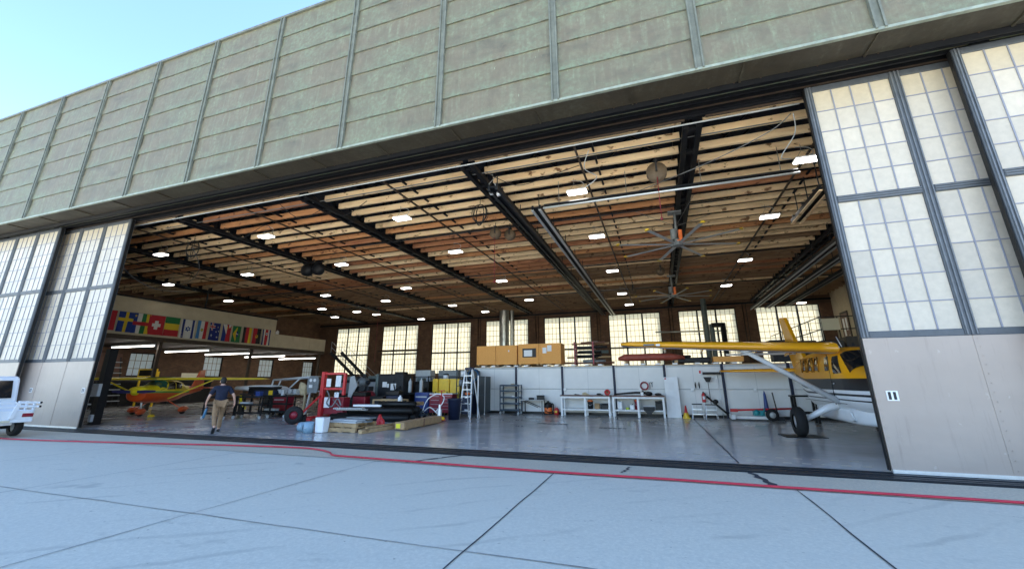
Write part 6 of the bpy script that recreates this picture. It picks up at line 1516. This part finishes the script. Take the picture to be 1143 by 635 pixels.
b.b2((-1.9, 0, 1.0), (-.5, .5, 1.25)); b.build('engine', M['alu'], t)
b = MB(); b.loft([(-.75, .10, 1.0, 1.65, 2), (-.55, .16, .95, 1.6, 2), (-.35, .10, 1.0, 1.45, 2)], 12); b.build('draped_cloth', M['cloth'], t)
b = MB(); b.bar((-.1, 0, 1.1), (-.15, -.1, .1), .07); b.bar((-2.3, .3, 1.1), (-2.4, .3, 0), .07); b.bar((-.15, .8, 1.1), (-.15, .9, 0), .07); b.bar((-2.3, .9, 1.1), (-2.4, .9, 0), .07); b.build('trestle', M['ltgrey'], t)
b = MB(); b.b2((-.42, -.05, .2), (-.34, .02, 1.0)); b.build('yellow_strut', M['cloth'], t)
chest('red rolling tool chest under the stripped aeroplane', -19.05, -18.25, 17.2, .95, 'dkred', 1)
# black carts behind the walking person
def bcart(label, x, y, rz, w=1.5, items=()):
    t = thing('shop_cart', label, 'cart', (x, y, 0), rz, 'black shop carts')
    b = MB()
    for dx in (-w / 2, w / 2 - .05):
        for dy in (-.3, .25): b.b2((dx, dy, .14), (dx + .05, dy + .05, .95))
    each(b, 'upright', M['black'], t)
    for z in (.22, .58, .93): b = MB(); b.b2((-w / 2 + .052, -.3, z), (w / 2 - .052, .3, z + .035)); b.b2((-w / 2 + .052, -.302, z + .035), (w / 2 - .052, -.29, z + .09)); b.build('shelf', M['black'], t)
    for dx in (-w / 2 + .05, w / 2 - .05):
        for dy in (-.26, .26): b = MB(); b.cyl((dx, dy - .02, .065), .065, .04, 'Y', 12); b.b2((dx - .03, dy - .02, .07), (dx + .03, dy + .02, .14)); each(b, 'caster', M['ltgrey'], t)
    return t
bcart('black shop cart at the left of the row, beside the walking person', -19.6, 14.8, .1, 1.3)
bcart('black shop cart in the middle of the row behind the walking person', -18.4, 15.5, .15, 1.5)
bcart('black shop cart at the right of the row, beside the red chest', -18.0, 16.5, .1, 1.6)
for (x, y, z, d, m_, lab) in ((-18.7, 15.4, .615, (.5, .25, .12), 'ltgrey', 'pale metal tray on the middle shelf of the middle shop cart'), (-18.1, 15.5, .965, (.25, .2, .25), 'blue', 'small blue box on top of the middle shop cart'), (-17.6, 16.4, .965, (.14, .14, .3), 'ltgrey', 'pale canister on top of the right shop cart'), (-18.2, 16.4, .255, (.6, .3, .14), 'ltgrey', 'long pale tray on the lowest shelf of the right shop cart'), (-19.7, 14.8, .965, (.4, .3, .12), 'char', 'dark case on top of the left shop cart')):
    case('parts_tray', lab, 'tray', (x, y, z), d, m_, .1, m_)
t = thing('propeller_stand', 'yellow two blade propeller lying on a stand behind the walking person', 'propeller', (-21.2, 17.2, 0)); b = MB(); b.bar((-.1, 0, .6), (.35, -.05, .30), .05, .1); b.bar((-.1, 0, .6), (-.2, 0, .95), .05, .1); b.ell((-.1, 0, .6), (.09, .09, .09), 8); b.build('propeller', M['lemon'], t); b = MB(); b.b2((-.2, .05, 0), (0, .2, .55)); b.build('stand', M['black'], t)
t = thing('work_table', 'long black work table loaded with dark parts behind the shop carts', 'table', (-21.5, 17.2, 0)); b = MB(); b.b2((0, 0, .98), (3.0, .8, 1.04)); b.build('top', M['char'], t)
for x in (0.02, 2.9):
    for y in (.02, .7): b = MB(); b.b2((x, y, 0), (x + .07, y + .07, .98)); each(b, 'leg', M['black'], t)
case('dark_panel_case', 'long black case on the dark work table', 'case', (-20.2, 17.6, 1.04), (1.8, .5, .36), 'black', 0, 'black')
# machines behind the lift
t = thing('red_compressor', 'dark red round ended compressor tank behind the black stack', 'compressor', (-15.2, 19.2, 0))
b = MB(); b.lathe([(0, -.55), (.25, -.5), (.38, -.38), (.38, .38), (.25, .5), (0, .55)], (.3, 0, .78), 'X', 24); b.build('tank', M['dkred'], t)
b = MB(); b.b2((.0, -.2, 1.16), (.6, .2, 1.4)); b.cyl((.3, -.25, 1.32), .16, .08, 'Y', 16); b.build('pump', M['char'], t)
b = MB()
for x in (-.05, .6): b.b2((x, -.25, 0), (x + .06, .25, .45))
each(b, 'foot', M['char'], t)
t = thing('test_cabinet', 'large dark green grey machine cabinet with white notices behind the black stack', 'machine', (-15.0, 20.1, 0))
b = MB(); b.b2((.15, 0, .1), (1.75, .8, 2.0)); b.build('body', M['char'], t, .02)
b = MB(); b.b2((0, -.03, .5), (.15, .05, 2.05)); b.build('side_plate', M['greengrey'], t)
for (x, z, w, h) in ((.45, 1.35, .28, .28), (.98, 1.2, .34, .34), (.75, 1.33, .12, .2)): b = MB(); b.b2((x, -.012, z), (x + w, -.002, z + h)); b.build('notice', M['paper'], t)
b = MB(); b.lathe([(.1, -.05), (.24, -.05), (.24, 0)], (1.4, -.02, 1.6), 'Y', 16); b.tube(smooth([(1.2, -.05, 1.5), (1.4, -.15, 1.2), (1.65, -.1, 1.4), (1.6, -.1, .9)]), .03, 6); b.b2((1.2, 0, 2.0), (1.7, .5, 2.15)); b.build('pump', M['black'], t)
t = thing('engine_on_stand', 'grey aircraft engine mounted on a dark stand left of the machine cabinet', 'engine', (-16.2, 20.3, 0))
b = MB(); b.lathe([(.1, -.3), (.28, -.2), (.3, .1), (.2, .3), (.06, .4)], (.2, 0, 1.6), 'Y', 18); b.build('crankcase', M['grey'], t)
for k in range(5): a = 2 * math.pi * k / 5; b = MB(); b.tube([(.2 + .25 * math.cos(a), -.05, 1.6 + .25 * math.sin(a)), (.2 + .45 * math.cos(a), -.05, 1.6 + .45 * math.sin(a))], .11, 10); b.build('engine_cylinder', M['char'], t)
b = MB(); b.bar((.2, .3, 1.5), (.2, .4, .1), .1); b.b2((-.3, -.4, 0), (.7, .5, .1)); b.bar((-.2, .3, .1), (.2, .35, 1.2), .07); b.build('stand', M['black'], t)
t = thing('wing_rib_panel', 'grey triangular sheet metal panel standing right of the red lift frame', 'panel', (-15.9, 19.0, 0)); b = MB(); b.prism([(0, .6), (.06, .6), (.55, 1.45), (.3, 1.95), (.05, 1.9)], .05, (0, 0, 0)); b.build('sheet', M['ltgrey'], t); b = MB(); b.b2((0, .05, 0), (.5, .12, .7)); b.build('stand', M['black'], t)
t = thing('gas_bottle_stand', 'navy post stand carrying white gas bottles beside the machine cabinet', 'stand', (-13.4, 20.4, 0)); b = MB(); b.b2((-.12, 0, 0), (.12, .2, 1.92)); each(b, 'post', M['navy'], t)
for (x, z) in ((.35, 1.05), (1.05, 1.05)): b = MB(); b.lathe([(0, 0), (.09, .02), (.10, .08), (.10, .6), (.03, .7), (.03, .76), (0, .76)], (x, .1, z), n=14); b.build('gas_bottle', M['ltgrey'], t)
b = MB(); b.b2((.12, .05, .98), (1.2, .2, 1.05)); b.b2((.7, .05, 0), (.78, .2, .98)); b.build('shelf', M['black'], t)
t = thing('wire_fence', 'dark low wire fence running behind the tool chests', 'fence', (-14.9, 22.2, 0)); b = MB()
for k in range(6): b.b2((k * .98, 0, 0), (k * .98 + .05, .05, 1.95))
each(b, 'post', M['black'], t); b = MB()
for z in (.1, 1.0, 1.9): b.b2((.05, .01, z), (4.9, .04, z + .03))
b.b2((.05, .02, .13), (4.9, .03, 1.0)); b.build('mesh', M['black'], t)
# taller dark machines that close the gaps at the back of the pile
def machine(label, x0, x1, y, h, m='char', panel='grey'):
    t = thing('machine_tool', label, 'machine', (x0, y, 0)); w = x1 - x0
    b = MB(); b.b2((0, 0, .08), (w, .7, h)); b.b2((.05, .05, 0), (w - .05, .65, .08)); b.build('body', M[m], t, .025)
    b = MB(); b.b2((.08, -.03, h * .55), (w * .55, -.001, h * .9)); b.build('control_panel', M[panel], t, .01)
    b = MB(); b.cyl((w * .75, -.12, h * .72), .14, .12, 'Y', 16); b.tube(smooth([(w * .7, -.1, h * .6), (w * .5, -.2, h * .35), (w * .85, -.15, h * .2)]), .03, 6); b.build('motor', M['black'], t)
    b = MB(); b.b2((.1, 0.1, h), (w * .5, .5, h + .18)); b.build('top_box', M['greengrey'], t, .02)
machine('dark grey machine tool left of the red lift frame, behind the stripped aeroplane', -18.6, -17.0, 21.4, 1.75)
machine('black machine tool directly behind the red lift frame', -16.9, -15.4, 21.6, 1.8, 'black', 'ltgrey')
machine('dark machine tool between the machine cabinet and the blue tool chest', -13.1, -12.2, 21.0, 1.65, 'black', 'char')
machine('low dark machine behind the shop carts under the mezzanine edge', -23.5, -21.9, 20.5, 1.3, 'char', 'greengrey')
for k, (x, y, h, m_, lab) in enumerate(((-14.2, 18.0, 1.15, 'dkred', 'dark red parts cabinet behind the black stack'), (-13.4, 18.3, .95, 'char', 'dark low cabinet behind the black stack'), (-12.7, 18.6, 1.2, 'navy', 'navy cabinet behind the right end of the black stack'))):
    case('parts_cabinet', lab, 'cabinet', (x, y, 0), (.7, .5, h), m_, .1, 'black')
# far left under the mezzanine
def ladder2(label, x, y):
    t = thing('ladder_stand', label, 'ladder', (x, y, 0))
    for s in (-1, 1): b = MB(); b.bar((0, s * .35, 0), (-.9, s * .3, 3.4), .05); each(b, 'rail', M['char'], t)
    for k in range(1, 9): q = k / 9; b = MB(); b.b2((-.9 * q - .15, -.33, 3.4 * q), (-.9 * q + .15, .33, 3.4 * q + .05)); b.build('step', M['ltgrey'], t)
ladder2('dark stair ladder with pale treads behind the yellow aeroplane', -36.0, 19.4)
t = thing('shelving_unit', 'dark shelving with pale goods near the floor behind the yellow aeroplane', 'shelving', (-35.2, 17.0, 0))
b = MB()
for x in (0, 1.6): b.b2((x, 0, 0), (x + .06, .06, 1.9)); b.b2((x, .5, 0), (x + .06, .56, 1.9))
each(b, 'upright', M['black'], t)
for z in (.3, .8, 1.3): b = MB(); b.b2((.065, .0, z), (1.595, .56, z + .05)); b.build('shelf', M['ltgrey'], t)
t = thing('orange_lift', 'yellow framed lift platform standing under the first side window', 'lift', (-36.2, 20.6, 0)); b = MB(); b.b2((0, 0, 2.0), (2.0, .1, 2.1)); b.b2((0, 0, 2.5), (2.0, .1, 2.58)); 
for x in (0, 1.9): b.b2((x, .0, 2.1), (x + .1, .1, 2.5)); b.b2((x, .12, 0), (x + .1, .22, 2.4))
b.build('frame', M['yellowp'], t); b = MB(); b.b2((.1, .02, 2.1), (1.9, .08, 2.5)); b.build('panel', M['black'], t)
t = thing('dark_cabinet', 'wide dark cabinet behind the yellow aeroplane under the mezzanine', 'cabinet', (-37.0, 23.0, 0)); b = MB(); b.b2((0, 0, .05), (.8, 3.2, 1.9)); b.build('body', M['char'], t, .02); b = MB(); b.b2((.8, .1, .15), (.82, 1.55, 1.8)); b.b2((.8, 1.65, .15), (.82, 3.1, 1.8)); b.build('door', M['black'], t)
t = thing('dark_cabinet', 'long low dark cabinet behind the nose of the yellow trainer under the mezzanine', 'cabinet', (-37.2, 14.2, 0)); b = MB(); b.b2((0, 0, .05), (.7, 8.2, 1.75)); b.build('body', M['char'], t, .02); b = MB(); b.b2((.7, .1, .15), (.72, 2.6, 1.65)); b.b2((.7, 2.7, .15), (.72, 5.3, 1.65)); b.b2((.7, 5.4, .15), (.72, 8.1, 1.65)); each(b, 'door', M['black'], t)
b = MB(); b.b2((-36.15, 23.6, 1.92), (-36.1, 25.2, 2.35)); tag(b.build('notice_board', M['cream']), 'long pale notice board above the dark cabinet under the mezzanine', 'board')
t = thing('plywood_panel', 'brown plywood panel hung high at the far left under the mezzanine', 'panel', (-37.9, 18.2, 2.4)); b = MB(); b.b2((0, 0, 0), (.05, 2.1, 1.3)); b.build('sheet', M['brown'], t)
t = thing('service_post', 'dark steel post with a pale meter box just inside the left door leaf', 'post', (-22.0, 11.2, 0)); b = MB(); b.b2((-.10, .02, 0), (.20, .3, 3.0)); b.build('post', M['black'], t)
b = MB(); b.b2((-.16, -.10, 1.10), (.26, .02, 1.60)); b.build('meter_box', M['ltgrey'], t, .02); b = MB(); b.b2((.02, -.08, .12), (.22, .02, .40)); b.build('outlet_box', M['ltgrey'], t, .02)

# ------------------------------------------------------------------ light, sky, camera
SUN_EL, SUN_AZ = R(51), R(52)          # azimuth measured from +Y towards +X
w = bpy.data.worlds.new('World'); S.world = w; w.use_nodes = True; nt = w.node_tree
sk = nt.nodes.new('ShaderNodeTexSky'); sk.sky_type = 'NISHITA'; sk.sun_disc = False
sk.sun_elevation = SUN_EL; sk.sun_rotation = SUN_AZ; sk.air_density = 1.0; sk.dust_density = 0; sk.ozone_density = 4.0
bg = nt.nodes['Background']; bg.inputs['Strength'].default_value = .15
nt.links.new(sk.outputs['Color'], bg.inputs['Color'])
d = V((math.sin(SUN_AZ) * math.cos(SUN_EL), math.cos(SUN_AZ) * math.cos(SUN_EL), math.sin(SUN_EL)))
l = bpy.data.lights.new('sun', 'SUN'); l.energy = 5.0; l.angle = R(.5); l.color = (1, .95, .87)
so = bpy.data.objects.new('sun', l); COL.objects.link(so); so.rotation_euler = d.to_track_quat('Z', 'Y').to_euler(); so.location = (0, 60, 60)
yaw, pit, rol = .333598, .275347, -.0033898
f = V((-math.sin(yaw) * math.cos(pit), math.cos(yaw) * math.cos(pit), math.sin(pit)))
r0 = V((math.cos(yaw), math.sin(yaw), 0)); u0 = r0.cross(f)
r = math.cos(rol) * r0 + math.sin(rol) * u0; u = -math.sin(rol) * r0 + math.cos(rol) * u0
cd = bpy.data.cameras.new('camera'); co = bpy.data.objects.new('camera', cd); COL.objects.link(co)
co.matrix_world = Matrix(((r.x, u.x, -f.x, 0), (r.y, u.y, -f.y, 0), (r.z, u.z, -f.z, 1.65), (0, 0, 0, 1)))
cd.sensor_fit = 'HORIZONTAL'; cd.sensor_width = 36; cd.lens = 36 * 461.42 / 1143; cd.shift_y = -22.75 / 1143
cd.clip_start = .05; cd.clip_end = 3000
S.camera = co
vs_ = S.view_settings; vs_.view_transform = 'Standard'; vs_.look = 'None'; vs_.exposure = 2.0; vs_.gamma = 1; vs_.use_curve_mapping = False
S.cycles.use_denoising = True
S.cycles.max_bounces = 8; S.cycles.diffuse_bounces = 4; S.cycles.glossy_bounces = 3; S.cycles.transmission_bounces = 4
S.cycles.sample_clamp_indirect = 6
